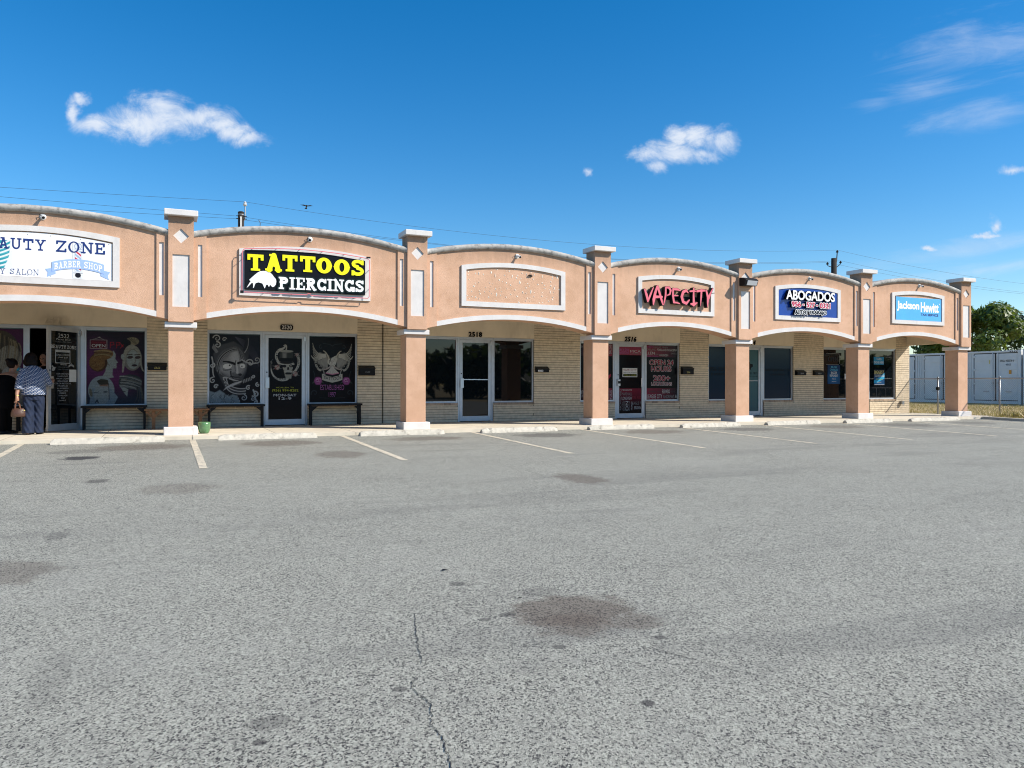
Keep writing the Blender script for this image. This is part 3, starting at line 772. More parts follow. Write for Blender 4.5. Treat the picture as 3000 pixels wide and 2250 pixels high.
BAYS = []   # frame centre, half width, sill z, side z, crown z
FR = [(-2.33, 1.285, 2.755, 3.675, 3.785), (2.355, 1.305, 2.720, 3.635, 3.750), (7.005, 1.300, 2.712, 3.615, 3.730),
      (11.505, 1.165, 2.735, 3.632, 3.725), (15.912, 1.195, 2.738, 3.638, 3.735), (20.290, 1.125, 2.780, 3.685, 3.768)]
def arc_rect(cx, hw, z0, zs, zc, n=18):
    return [(cx - hw, z0), (cx + hw, z0)] + [(cx + hw - 2 * hw * i / n, para(cx + hw - 2 * hw * i / n, cx - hw, cx + hw, zs, zc)) for i in range(n + 1)]
def fascia(i):
    xa, xb = PX[i], PX[i + 1]; n = 28
    a, b = xa + .455, xb - .425
    top = lambda x: para(x, xa + SW, xb - SW, 3.845, 4.095)
    bot = lambda x: para(x, a, b, 2.245, 2.450)
    xs = [a + (b - a) * k / n for k in range(n + 1)]
    f = MB().prism([(x, bot(x)) for x in xs] + [(x, top(x)) for x in reversed(xs)], [], YP, .42).build('fascia', 'stucco', BLD)
    for (wa, wb, s0, s1) in ((xa + SW - .002, a, xa + .300, xa + .378), (b, xb - SW + .002, xb - .378, xb - .300)):
        ws = [wa + (wb - wa) * k / 6 for k in range(7)]
        MB().prism([(x, bot(x)) for x in ws] + [(x, top(x)) for x in reversed(ws)], [rect(s0, s1, 2.65, 3.655)], YW, -.031).build('wing', 'stucco', f)
        MB().prism([(x, bot(x)) for x in ws] + [(x, top(x)) for x in reversed(ws)], [], -.0305, .4195).build('wing_back', 'stucco', f)
        MB().box(s0 - .01, s1 + .01, -.0345, -.0312, 2.64, 3.665).build('slot_panel', 'trim', f)
    MB().prism([(x, bot(x) - .003) for x in xs] + [(x, bot(x) + .105) for x in reversed(xs)], [], -.0585, -.0305).build('arch_trim', 'trim', f, bevel=.004)
    cs = [xa + SW - .01 + (xb - xa - 2 * SW + .02) * k / 40 for k in range(41)]
    cp = MB()
    prof = [(-.105, .0), (-.098, .035), (-.07, .058), (-.02, .068), (.10, .070), (.43, .070), (.43, -.03), (-.05, -.062), (-.088, -.042)]
    m = len(prof); vs = []
    for x in cs:
        wz = random.uniform(-.002, .002)
        vs += [(x, p[0] + (random.uniform(-.002, .002) if j < 4 else 0), top(x) + p[1] + wz) for j, p in enumerate(prof)]
    fs = [(k * m + j, k * m + (j + 1) % m, (k + 1) * m + (j + 1) % m, (k + 1) * m + j) for k in range(len(cs) - 1) for j in range(m)]
    fs += [tuple(range(m)), tuple((len(cs) - 1) * m + j for j in range(m - 1, -1, -1))]
    c = cp.add(vs, fs).build('coping', 'coping', f)
    c.data.polygons.foreach_set('use_smooth', [len(p.vertices) == 4 for p in c.data.polygons])
    cx, hw, z0, zs, zc = FR[i]
    fr = MB().prism(arc_rect(cx, hw, z0, zs, zc), [list(reversed(arc_rect(cx, hw - .112, z0 + .112, zs - .092, zc - .100)))], -.066, -.0305).build('sign_frame', 'trim', f, bevel=.004)
    return f
FAS = [fascia(i) for i in range(6)]

# adhesive dabs left in the empty frame of unit 2518
def dabs():
    mb = MB(); r2 = random.Random(3); pts = []
    while len(pts) < 96:
        x = r2.uniform(5.84, 8.16); z = r2.uniform(2.84, 3.60)
        if z > para(x, 5.82, 8.19, 3.50, 3.60): continue
        if any(abs(x - a) < .07 and abs(z - b) < .05 for a, b in pts): continue
        pts.append((x, z))
    for x, z in pts:
        rx = r2.uniform(.007, .019); rz = r2.uniform(.008, .021) * (2.4 if r2.random() < .14 else 1); n = 9; an = r2.uniform(-.5, .5)
        o = [(x + rx * math.cos(t) * r2.uniform(.75, 1.2) + rz * math.sin(t) * an * .4, z + rz * math.sin(t) * r2.uniform(.75, 1.2)) for t in [2 * math.pi * k / n for k in range(n)]]
        mb.add([(p[0], -.0315, p[1]) for p in o] + [(x, -.040, z)], [(k, (k + 1) % n, n) for k in range(n)])
    mb.build('glue_dabs', 'glue', FAS[2], kind='stuff')
    MB().box(7.36, 7.42, -.075, -.031, 3.475, 3.50).box(7.40, 7.45, -.06, -.031, 3.46, 3.485).build('cable_stub', 'black_plastic', FAS[2])
dabs()

# roof, soffit, rear and side walls, inside
def shell():
    MB().box(-4.8, 22.45, .425, 13.0, 3.30, 3.42).build('roof_deck', 'roof', BLD)
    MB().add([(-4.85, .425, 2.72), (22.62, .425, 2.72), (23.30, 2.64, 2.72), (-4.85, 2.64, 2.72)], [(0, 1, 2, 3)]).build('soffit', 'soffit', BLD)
    MB().add([(22.66, .30, 2.33), (22.84, .30, 2.33), (23.32, 2.645, 2.33), (23.155, 2.645, 2.33), (22.66, .30, 3.25), (22.84, .30, 3.25), (23.32, 2.645, 3.25), (23.155, 2.645, 3.25)],
             [(3, 2, 1, 0), (4, 5, 6, 7), (0, 1, 5, 4), (1, 2, 6, 5), (2, 3, 7, 6), (3, 0, 4, 7)]).build('end_beam', 'wall_stucco', BLD)
    MB().box(-4.9, -4.70, .46, 12.9, 0, 3.29).build('side_wall', 'wall_stucco', BLD)
    MB().box(23.14, 23.315, 2.86, 12.9, 0, 3.29).build('side_wall', 'wall_stucco', BLD)
    MB().box(-4.9, 23.315, 12.905, 13.0, 0, 3.29).build('rear_wall', 'wall_stucco', BLD)
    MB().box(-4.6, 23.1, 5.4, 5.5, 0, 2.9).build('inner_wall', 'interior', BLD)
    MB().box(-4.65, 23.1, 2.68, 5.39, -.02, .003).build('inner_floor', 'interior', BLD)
    MB().box(-4.9, 23.315, 2.66, 2.86, 2.735, 3.29).build('upper_wall', 'wall_stucco', BLD)
    MB().box(23.14, 23.45, 2.66, 2.90, 2.735, 3.29)
shell()

# ---- brickwork
YB = 2.65
COURSE, JOINT = 0.0655, 0.0095
BLEN = 0.298
UNIT = None
def unit_brick():
    global UNIT
    mb = MB().box(0, 1, 0, 1, 0, 1); me = bpy.data.meshes.new('brick'); me.from_pydata(mb.v, [], mb.f); me.materials.append(MATS['brick']); me.update(); UNIT = me
unit_brick()
def courses(x0, x1, z0, z1, seed):
    r = random.Random(seed); out = []; z = z0; k = 0
    while z < z1 - .02:
        zt = min(z + COURSE - JOINT, z1); x = x0 - (0.5 * BLEN if k % 2 else 0) - r.uniform(0, .05)
        while x < x1 - .004:
            a = max(x, x0); b = min(x + BLEN - .0016, x1)
            if b - a > .03: out.append((a, b, z, zt, YB + r.uniform(-.0025, .0025)))
            x += BLEN
        z += COURSE; k += 1
    return out
NB = [0]
def brickwork(name, x0, x1, z0, z1, singles, seed, xe=None):
    w = MB().box(x0 + .002, x1 - .002, YB + .018, 2.855, z0, z1).build(name, 'mortar', BLD)
    bl = courses(x0, x1, z0 + .004, z1, seed)
    mass = MB()
    bl.sort(key=lambda b: -b[3]) if False else None
    for (a, b, c, d, y) in bl:
        if singles and NB[0] < 300:
            o = bpy.data.objects.new('brick', UNIT); COL.objects.link(o)
            o.scale = (b - a, .03, d - c); o.location = (a, y, c); put(o, w); NB[0] += 1
        else: mass.box(a, b, y, y + .03, c, d)
    if mass.v:
        o = mass.build('brickwork', 'brick_mass', w, kind='stuff')
    return w
PIER1 = brickwork('brick_pier', 4.01, 5.44, 0.0, 2.72, True, 1)
PIER0 = brickwork('brick_pier', -.64, .60, 0.0, 2.72, True, 2)
for s, (a, b) in enumerate([(8.81, 10.235), (13.60, 14.66), (18.02, 19.305), (22.65, 23.315), (-4.95, -4.05)]):
    brickwork('brick_pier', a, b, 0.0, 2.72, False, 10 + s)
MB().box(4.632, 4.648, 2.628, 2.652, .0, 2.70).build('expansion_joint', 'black', BLD)
WIN = [(-4.05, -2.913), (-1.85, -.64), (.60, 1.79), (2.825, 4.01), (5.44, 6.628), (7.625, 8.81), (10.235, 11.367), (12.416, 13.60),
       (14.66, 15.79), (16.814, 18.02), (19.305, 20.42), (21.40, 22.65)]
DOOR = [(-2.84, -1.92), (1.85, 2.77), (6.69, 7.57), (11.45, 12.375), (15.86, 16.71), (20.48, 21.34)]
for s, (a, b) in enumerate(WIN): brickwork('low_wall', a, b, 0.0, .425, False, 40 + s)
HEAD = [(-4.05, -.64), (.60, 4.01), (5.44, 8.81), (10.235, 13.60), (14.66, 18.02), (19.305, 22.65)]
for a, b in HEAD:
    MB().box(a, b, 2.645, 2.855, 2.205, 2.72).build('header_wall', 'wall_stucco', BLD)
GX = []
ZG0, ZG1 = 0.535, 2.110
def window(i, pane='glass'):
    x0, x1 = WIN[i]; z0, z1 = .492, 2.203
    w = MB().prism(rect(x0 + .002, x1 - .002, z0, z1 - .002), [list(reversed(rect(x0 + .042, x1 - .042, z0 + .042, z1 - .075)))], 2.695, 2.76).build('window', 'aluminium', BLD, bevel=.004)
    MB().box(x0 + .001, x1 - .001, 2.665, 2.694, z1 - .03, z1 - .003).build('drip_edge', 'aluminium', w)
    MB().box(x0 + .04, x1 - .04, 2.738, 2.745, z0 + .04, z1 - .07).build('pane', pane, w)
    n = max(3, round((x1 - x0) / .20)); d = (x1 - x0) / n
    for k in range(n):
        MB().box(x0 + k * d + .006, x0 + (k + 1) * d - .006, 2.625 + random.uniform(-.004, .004), 2.80, .432, .489).build('sill_brick', 'sill_brick', w)
    MB().box(x0, x1, 2.640, 2.80, .426, .487).build('sill_mortar', 'wall_stucco', w)
    return w
PANES = ['glass'] * 12
for k in (8, 9): PANES[k] = 'film'
WO = [window(i, PANES[i]) for i in range(12)]
def door(i, glass='glass', hinge='R', bar=False, pull='plate'):
    x0, x1 = DOOR[i]
    lo = WIN[2 * i][1]; hi = WIN[2 * i + 1][0]
    fm = MB().box(lo + .002, x0 - .004, 2.69, 2.77, .0, 2.203).box(x1 + .004, hi - .002, 2.69, 2.77, .0, 2.203).box(x0 - .003, x1 + .003, 2.69, 2.77, 2.135, 2.2025)
    fm.build('door_frame', 'aluminium', BLD)
    if i == 0: MB().box(x0 - .003, x1 + .003, 2.67, 2.80, -.01, .012).build('threshold', 'aluminium', BLD)
    a, b = x0 + .004, x1 - .004
    dr = MB().prism(rect(a, b, .015, 2.13), [list(reversed(rect(a + .075, b - .075, .145, 2.055)))], 2.70, 2.745).build('door', 'aluminium', BLD, bevel=.003)
    MB().box(a + .07, b - .07, 2.722, 2.728, .14, 2.06).build('glass', glass, dr)
    hx = a + .035
    if pull == 'plate':
        MB().box(hx - .035, hx + .055, 2.650, 2.660, .88, 1.13).box(hx - .035, hx - .022, 2.660, 2.70, .90, 1.11).box(hx + .045, hx + .055, 2.660, 2.70, .90, 1.11).build('handle', 'steel', dr, bevel=.003)
    else:
        MB().box(hx - .04, hx + .05, 2.640, 2.70, .93, 1.12).build('handle', 'steel', dr, bevel=.006)
        MB().box(hx - .03, hx + .045, 2.625, 2.639, 1.0, 1.07).build('keypad', 'black_plastic', dr)
        MB().box(b - .11, b - .075, 2.66, 2.69, .90, 1.16).build('pull', 'white', dr, bevel=.01)
    MB().lathe([(.016, 0), (.016, .008)], (hx + .005, 2.70, 1.25), 10, 'Y').build('lock', 'black_plastic', dr)
    if bar: MB().box(a + .07, b - .08, 2.69, 2.705, 1.085, 1.11).build('push_bar', 'steel', dr)
    MB().box(b - .03, b + .012, 2.665, 2.70, 2.0, 2.10).box(b - .02, b + .005, 2.68, 2.70, .02, .09).build('pivot', 'steel', dr)
    return dr
DO = [door(0), door(1), door(2, bar=True), door(3, pull='box'), door(4, glass='frosted', bar=False), door(5)]
MB().box(DOOR[4][0] + .08, DOOR[4][1] - .08, 2.705, 2.72, 1.085, 1.10).build('push_bar', 'steel', DO[4])

# ---------------------------------------------------------------- window graphics
def gsize(i):
    x0, x1 = WIN[i]; return x0 + .045, x1 - .045, ZG0, ZG1
YG, YL = 2.733, 2.729
DK, PALE, MID = (.006, .006, .009), (.34, .36, .37), (.12, .125, .13)
# beauty salon, left window (only its right edge is in the picture)
def g_salon_left():
    x0, x1, z0, z1 = gsize(0); w, h = x1 - x0, z1 - z0; P = Print(w, h, (.085, .012, .075), .012)
    P.grad(1 - P.Z / h * 1.6, (.03, .07, .12), .8)
    P.ell(.62, 1.10, .36, .44, (.075, .06, .04)); P.ell(.80, .95, .22, .28, (.30, .29, .25))
    for k in range(26):
        a = random.uniform(-.34, .34); P.curve([(.62 + a, 1.48 - abs(a) * .6), (.60 + a * 1.4, 1.15), (.55 + a * 1.1, .72)], .012, .003, random.choice([(.30, .25, .15), (.04, .03, .02), (.18, .14, .08)]), .8)
    P.ell(.86, .62, .2, .2, (.30, .32, .32)); P.poly([(.6, .0), (w, .0), (w, .55), (.8, .5)], (.30, .33, .35))
    P.C *= (.5 + .3 * rng.random(P.X.shape))[..., None]
    P.build('window_graphic', x0, z0, YG, WO[0])
    lettering('BEAUTY', x0 + .1, x0 + .5, .75, .87, YL, 'print_white', WO[0])
g_salon_left()
def g_salon_right():
    x0, x1, z0, z1 = gsize(1); w, h = x1 - x0, z1 - z0; P = Print(w, h, (.020, .008, .020), .009)
    P.grad(1.25 - np.hypot((P.X - .1) / .55, (P.Z - .85) / .6), (.14, .028, .125), .9)
    P.grad(1.1 - np.hypot((P.X - .62) / .45, (P.Z - .55) / .45), (.14, .03, .13), .85)
    P.grad(.55 - P.Z / .7, (.035, .08, .13), 1.0)
    pale = (.30, .345, .34); hair = (.20, .105, .035); hd = (.07, .03, .012)
    # profile with bobbed auburn hair
    P.poly([(.47, 1.10), (.51, 1.16), (.555, 1.08), (.545, .98), (.60, .90), (.565, .885), (.575, .86), (.56, .85), (.575, .825), (.565, .775), (.50, .775), (.49, .64), (.52, .58), (.14, .50), (.30, .60), (.36, .72), (.37, .95)], pale, .012)
    P.ell(.22, .90, .175, .20, hd); P.ell(.32, 1.07, .19, .115, hair, 10); P.ell(.20, .90, .15, .17, hair)
    for k in range(44):
        a = random.uniform(0, 6.28); r = random.uniform(.02, .15); P.spiral(.20 + r * math.cos(a), .89 + r * math.sin(a), .035, .5, random.uniform(0, 360), .005, random.choice([hd, (.34, .20, .08), (.26, .13, .04)]), 1, .75)
    for k in range(14): P.curve([(.14, 1.02 + k * .010), (.30, 1.10 + k * .006), (.47, 1.02 + k * .009)], .004, .008, random.choice([(.40, .31, .15), hd, (.30, .18, .07)]), .8)
    P.ell(.425, .88, .028, .042, pale); P.line([(.40, .9), (.41, .85), (.44, .84)], .006, (.10, .06, .04))
    # front face with pale locks and a bun
    P.ell(.88, 1.37, .13, .09, (.24, .21, .14)); P.ell(.76, 1.33, .09, .085, (.012, .010, .010))
    for k in range(12): P.curve([(.80 + k * .015, 1.44), (.86 + k * .01, 1.38), (.96, 1.30 + k * .008)], .007, .004, random.choice([(.32, .29, .2), (.06, .05, .03)]), .8)
    P.ell(.88, 1.0, .185, .27, (.20, .20, .18)); P.ell(.89, .97, .125, .205, pale)
    P.curve([(.88, 1.25), (.70, 1.25), (.72, .9), (.69, .70)], .05, .015, (.30, .30, .26)); P.curve([(.90, 1.25), (1.08, 1.2), (1.0, .85), (1.10, .72)], .035, .012, (.30, .30, .26))
    for sx in (.835, .985): P.ell(sx, 1.02, .058, .032, (.05, .03, .03), 8); P.line([(sx - .06, 1.075), (sx + .04, 1.085)], .010, (.06, .04, .03))
    P.line([(.93, 1.0), (.945, .91), (.91, .90)], .006, (.18, .15, .13)); P.ell(.92, .845, .055, .026, (.025, .008, .012)); P.ell(.69, 1.03, .035, .06, pale)
    # sleek bob, looking down
    P.ell(.84, .48, .23, .165, (.035, .045, .05)); P.poly([(.62, .42), (.73, .22), (.78, .16), (.80, .32)], pale)
    for k in range(40):
        z = .36 + k * .0065; P.curve([(.64 + random.uniform(-.01, .03), z), (.84, z + random.uniform(-.02, .06)), (1.06, z - .10 + random.uniform(-.02, .02))], .006, .003, random.choice([(.34, .37, .38), (.02, .025, .03), (.16, .18, .19), (.26, .27, .24)]), .85)
    for k in range(20): P.curve([(.95 + k * .006, .36), (1.02 + k * .004, .2), (.90 + k * .012, .02)], .006, .002, random.choice([(.12, .10, .07), (.02, .03, .04), (.07, .10, .13)]), .8)
    P.line([(.66, .29), (.74, .27)], .008, (.03, .03, .03))
    # large pale hat shape with eyes, at the foot
    P.ell(.28, .30, .25, .31, (.30, .36, .38)); P.poly([(.05, .0), (.53, .0), (.60, .15), (.45, .35), (.1, .35)], (.22, .30, .36))
    P.ell(.285, .20, .15, .22, (.31, .36, .37)); P.poly([(.19, .50), (.27, .545), (.40, .53), (.425, .42), (.30, .40), (.23, .43)], (.05, .045, .035)); P.poly([(.24, .41), (.40, .43), (.41, .38), (.25, .39)], (.26, .15, .11))
    P.ell(.355, .265, .045, .015, (.04, .05, .06)); P.line([(.14, .25), (.23, .265)], .007, (.06, .07, .08)); P.line([(.42, .42), (.43, .10)], .008, (.10, .09, .08)); P.line([(.17, .04), (.20, .09), (.22, .03)], .012, (.05, .06, .07)); P.ell(.08, .25, .03, .09, (.17, .16, .12), 10)
    # hanging open sign
    P.put(np.abs(d_box(P.X, P.Z, .075, 1.21, .375, 1.375) - .01) - .007, (.34, .26, .28)); P.put(d_box(P.X, P.Z, .075, 1.21, .375, 1.375), (.13, .012, .03)); P.line([(.11, 1.39), (.24, 1.44), (.345, 1.38)], .005, (.3, .28, .28)); P.ell(.24, 1.44, .02, .015, (.35, .34, .34))
    # red neon letters
    for pts in ([(.45, 1.22), (.45, 1.34), (.51, 1.34), (.52, 1.29), (.45, 1.275)], [(.57, 1.22), (.57, 1.34), (.62, 1.34), (.62, 1.28), (.57, 1.28)], [(.64, 1.21), (.70, 1.29)], [(.63, 1.34), (.70, 1.24)]): P.line(pts, .006, (.40, .012, .02))
    P.C *= (.48 + .30 * rng.random(P.X.shape) + .10 * np.sin(P.Z * 190))[..., None]
    P.build('window_graphic', x0, z0, YG, WO[1])
    lettering('OPEN', x0 + .095, x0 + .355, z0 + 1.225, z0 + 1.295, YL, 'print_white', WO[1])
    lettering('Come in we are', x0 + .10, x0 + .35, z0 + 1.315, z0 + 1.355, YL, 'print_red', WO[1], shear=.3)
g_salon_right()
# tattoo studio, left window: masked warrior biting a knife among waves, black and grey
def g_mask():
    x0, x1, z0, z1 = gsize(2); w, h = x1 - x0, z1 - z0; P = Print(w, h, (.010, .010, .015), .007)
    g1, g2, g3 = (.30, .31, .33), (.15, .155, .17), (.05, .052, .06)
    def wave(cx, cz, r, a0, hand, wd=.016):
        wd *= 1.5
        P.spiral(cx, cz, r, 1.25, a0, wd, (.008, .008, .01), hand); P.spiral(cx, cz, r, 1.25, a0, wd * .6, (.33, .345, .36), hand)
    P.grad(1 - np.hypot((P.X - 1.0) / .35, (P.Z - 1.2) / .5), (.03, .03, .05), .9)
    for k in range(9): P.curve([(.55, 1.52), (.95, 1.45 - k * .05), (1.08, 1.0 - k * .02)], .006, .004, (.06, .06, .085), .8)
    P.poly([(.08, 1.12), (.20, 1.32), (.52, 1.42), (.86, 1.20), (.80, .72), (.66, .42), (.33, .36), (.16, .72)], g3, .03)
    P.ell(.48, .92, .33, .36, (.075, .078, .09), -8); P.ell(.52, .86, .25, .26, (.21, .215, .23), 0, .10)
    P.ell(.58, 1.04, .13, .20, g1, 8, .10); P.ell(.36, .79, .15, .10, (.22, .225, .24), 0, .06)
    P.poly([(.80, 1.55), (.88, 1.55), (.86, 1.28), (.78, 1.17), (.72, 1.22)], (.018, .018, .024)); P.curve([(.84, 1.5), (.86, 1.3), (.76, 1.17)], .006, .012, g1)
    P.poly([(.09, 1.36), (.19, 1.17), (.14, 1.14), (.05, 1.26)], g2)
    for k in range(30):
        t = k / 29; P.curve([(.62, 1.27 - t * .06), (.42 - t * .10, 1.30 - t * .12), (.10 + t * .05, 1.12 - t * .25), (.14 + t * .12, .75 - t * .1)], .007, .004, random.choice([g1, g3, (.008, .008, .01), g2]), .85)
    for k in range(12): P.curve([(.60, 1.28), (.66 + k * .008, 1.1), (.62 + k * .014, .98), (.70 + k * .008, .85)], .006, .004, random.choice([g1, (.008, .008, .01), g2]), .8)
    P.ell(.385, .845, .105, .068, (.01, .01, .012), 6); P.ell(.385, .845, .10, .062, (.50, .51, .52), 6); P.ell(.435, .868, .018, .020, (.008, .008, .01))
    P.ell(.71, .855, .07, .062, (.01, .01, .012)); P.ell(.71, .855, .064, .056, (.50, .51, .52)); P.ell(.70, .848, .015, .018, (.008, .008, .01))
    P.ell(.595, .735, .085, .15, (.20, .205, .22), 4, .05); P.ell(.545, .66, .075, .06, (.12, .125, .135), 0, .04); P.ell(.60, .63, .09, .045, (.09, .092, .10), 0, .03); P.line([(.57, .94), (.60, .80), (.60, .70)], [.012, .020, .026], (.36, .37, .38)); P.ell(.50, .66, .045, .035, (.10, .10, .11)); P.ell(.66, .655, .04, .03, (.02, .02, .024)); P.curve([(.46, .615), (.55, .585), (.66, .60)], .014, .010, (.010, .010, .012)); P.curve([(.30, .95), (.42, .96), (.54, .90)], .016, .030, (.010, .010, .012)); P.curve([(.62, .92), (.70, .965), (.80, .95)], .028, .010, (.010, .010, .012)); P.curve([(.30, .76), (.38, .745), (.48, .78)], .010, .006, (.02, .02, .024))
    P.curve([(.46, .73), (.44, .62), (.52, .56)], .016, .006, (.02, .02, .024)); P.curve([(.57, .98), (.53, .85), (.56, .74)], .010, .004, (.03, .03, .035))
    P.ell(.42, .46, .11, .085, (.012, .012, .014), -35); 
    for k in range(5): P.curve([(.30 + k * .012, .55 - k * .035), (.38, .40 - k * .04), (.58, .30 - k * .030), (.78, .34 - k * .030)], .011, .011, [(.32, .33, .34), g3][k % 2], .95)
    P.curve([(.30, .58), (.36, .62), (.50, .50), (.72, .50)], .018, .012, (.30, .31, .32)); P.line([(.40, .56), (.43, .44)], .016, (.012, .012, .014)); P.line([(.36, .57), (.39, .45)], .010, g1)
    P.poly([(.27, .27), (.44, .38), (.70, .47), (.74, .54), (.56, .50), (.36, .40)], (.012, .012, .014)); P.poly([(.29, .285), (.45, .37), (.69, .475), (.70, .52), (.52, .465), (.37, .39)], (.27, .28, .30)); P.line([(.36, .36), (.68, .495)], .006, (.40, .41, .42))
    P.poly([(.72, .45), (.92, .53), (.93, .61), (.72, .54)], (.10, .10, .11))
    for k in range(11): P.line([(.735 + k * .018, .465 + k * .0075), (.725 + k * .018, .535 + k * .007)], .005, [(.30, .31, .32), (.01, .01, .012)][k % 2])
    wave(.95, .62, .045, 200, 1, .012); wave(.17, 1.33, .075, 100, -1, .016); wave(.16, 1.48, .085, 170, -1, .014); wave(.88, .93, .085, 150, -1, .018); wave(1.03, 1.0, .08, 240, 1, .016); wave(.84, .35, .055, 60, 1); wave(.74, .12, .075, 80, -1, .014); wave(.94, .10, .06, 100, -1); wave(1.0, .20, .07, 120, -1, .020); wave(.06, .86, .06, 60, -1); wave(.07, .52, .07, 90, 1); wave(.14, .38, .05, 40, 1); wave(.62, .05, .06, 90, 1); wave(.32, 1.46, .05, 20, 1, .010); wave(1.05, .42, .05, 100, 1); wave(1.0, .02, .05, 90, -1)
    P.curve([(.05, 1.05), (.10, .9), (.04, .75), (.10, .6)], .016, .012, g1); P.curve([(.70, 1.0), (.80, .92), (.95, .88), (1.08, .95)], .016, .012, g1); P.curve([(.95, .30), (1.0, .15), (1.02, .03)], .018, .006, (.30, .34, .37))
    P.poly([(0, 0), (.30, 0), (.33, .22), (.22, .30), (.12, .24), (0, .28)], (.19, .24, .27), .03); P.poly([(.30, 0), (.66, 0), (.60, .17), (.50, .20), (.42, .16), (.34, .20)], (.17, .215, .24), .03)
    for k in range(26):
        a, b = random.uniform(0, .62), random.uniform(.0, .27); P.curve([(a, b), (a + random.uniform(-.08, .08), b - .05), (a + random.uniform(-.08, .10), b - .10)], .005, .003, random.choice([(.02, .025, .03), (.30, .35, .37)]), .9)
    P.C *= (.80 + .28 * rng.random(P.X.shape))[..., None]; P.grad(1.1 - np.hypot((P.X - 1.0) / .45, (P.Z - 1.35) / .5), (.008, .008, .014), .75)
    P.build('window_graphic', x0, z0, YG, WO[2])
g_mask()
def g_eagle():
    x0, x1, z0, z1 = gsize(3); w, h = x1 - x0, z1 - z0; P = Print(w, h, DK, .007); c = w / 2 + .0
    wh, gr, dm = (.36, .36, .33), (.17, .17, .165), (.022, .028, .035)
    for s in (-1, 1):
        P.spiral(c + s * .27, 1.33, .055, .9, 90, .010, dm, -s); P.line([(c + s * .22, 1.42), (c + s * .06, 1.40), (c, 1.36)], .007, dm)
        P.spiral(c + s * .42, .22, .085, 1.0, 200 if s < 0 else -20, .014, dm, s); P.line([(c + s * .3, .11), (c + s * .08, .10)], .006, dm); P.curve([(c + s * .45, .75), (c + s * .38, .6), (c + s * .46, .45)], .010, .005, dm)
        P.poly([(c + s * .08, 1.12), (c + s * .30, 1.20), (c + s * .40, 1.12), (c + s * .34, .93), (c + s * .12, .83)], (.20, .20, .19), .04)
        for k in range(7):   # primaries
            t = k / 6; tip = (c + s * (.47 - .03 * t), 1.42 - t * .42); P.curve([(c + s * .16, 1.17 - .08 * t), (c + s * (.40 + .03 * t), 1.10 - .12 * t), tip], .009, .006, wh); P.curve([(c + s * .17, 1.15 - .08 * t), (c + s * (.40 + .03 * t), 1.085 - .12 * t), tip], .004, .002, DK)
        for k in range(11):  # lower feathers
            t = k / 10; P.curve([(c + s * (.10 + .14 * (1 - t)), 1.08 - .05 * t), (c + s * (.24 - .10 * t), .96 - .05 * t), (c + s * (.30 - .20 * t), .86 - .06 * t)], .006, .005, gr if k % 2 else (.26, .26, .25))
        P.curve([(c + s * .21, 1.24), (c + s * .15, 1.22), (c + s * .08, 1.08), (c + s * .07, 1.0)], .010, .022, (.34, .32, .27)); P.curve([(c + s * .20, 1.225), (c + s * .13, 1.16), (c + s * .10, 1.04)], .004, .005, (.10, .09, .08))
        # side ribbons
        P.curve([(c + s * .50, 1.12), (c + s * .44, 1.02), (c + s * .40, 1.04)], .006, .022, wh)
        P.curve([(c + s * .40, 1.07), (c + s * .41, .88), (c + s * .34, .78), (c + s * .28, .77)], .026, .022, (.27, .27, .25)); P.curve([(c + s * .28, .80), (c + s * .20, .80), (c + s * .19, .70), (c + s * .20, .66)], .008, .014, (.22, .22, .21))
        # roses
        rx, rz = c + s * .34, .515
        for a in (20, 160, 200, -20): P.curve([(rx, rz), (rx + .09 * math.cos(R(a)), rz + .05 * math.sin(R(a))), (rx + .15 * math.cos(R(a)), rz - .06)], .018, .004, (.035, .05, .045))
        P.ell(rx, rz, .095, .10, (.05, .012, .045)); 
        for a in range(0, 360, 60): P.ell(rx + .045 * math.cos(R(a)), rz + .05 * math.sin(R(a)), .045, .045, (.24, .065, .20), 0, .03)
        P.ell(rx, rz, .040, .042, (.17, .03, .13)); P.line([(rx - .05, rz + .02), (rx, rz + .045), (rx + .03, rz - .02), (rx - .03, rz - .01)], .005, (.42, .25, .40)); P.spiral(rx, rz, .085, .7, 30, .005, (.40, .20, .36))
    P.ell(c + .02, .97, .075, .13, (.40, .40, .385), -14); P.ell(c - .01, .85, .06, .06, (.26, .25, .25)); P.ell(c + .07, 1.05, .05, .07, wh)
    for k in range(30): P.spiral(c + random.uniform(-.05, .1), random.uniform(.85, 1.1), .018, .5, random.uniform(0, 360), .004, random.choice([wh, (.05, .05, .05)]))
    P.curve([(c - .08, 1.02), (c - .12, .95), (c - .04, .90)], .030, .014, wh); P.ell(c - .055, 1.0, .02, .016, DK)
    for k in range(11):
        a = -1.0 + 2.0 * k / 10; P.curve([(c + .005, .86), (c + a * .08, .76), (c + a * .14, .68 + .03 * abs(a))], .010, .015, (.30, .30, .29) if k % 2 else (.40, .40, .38)); P.ell(c + a * .145, .675 + .03 * abs(a), .016, .014, (.40, .16, .26))
    for s in (-1, 1): P.ell(c + s * .21, .81, .035, .03, gr); P.curve([(c + s * .05, .86), (c + s * .12, .80), (c + s * .2, .79)], .02, .012, (.28, .25, .24))
    # name ribbon
    P.poly([(c - .245, .69), (c - .245, .545), (c - .17, .515), (c, .475), (c + .17, .515), (c + .245, .545), (c + .245, .69), (c + .16, .665), (c + .16, .645), (c, .61), (c - .16, .645), (c - .16, .665)], wh)
    P.line([(c - .16, .65), (c - .16, .56)], .004, (.1, .1, .1)); P.line([(c + .16, .65), (c + .16, .56)], .004, (.1, .1, .1))
    P.build('window_graphic', x0, z0, YG, WO[3])
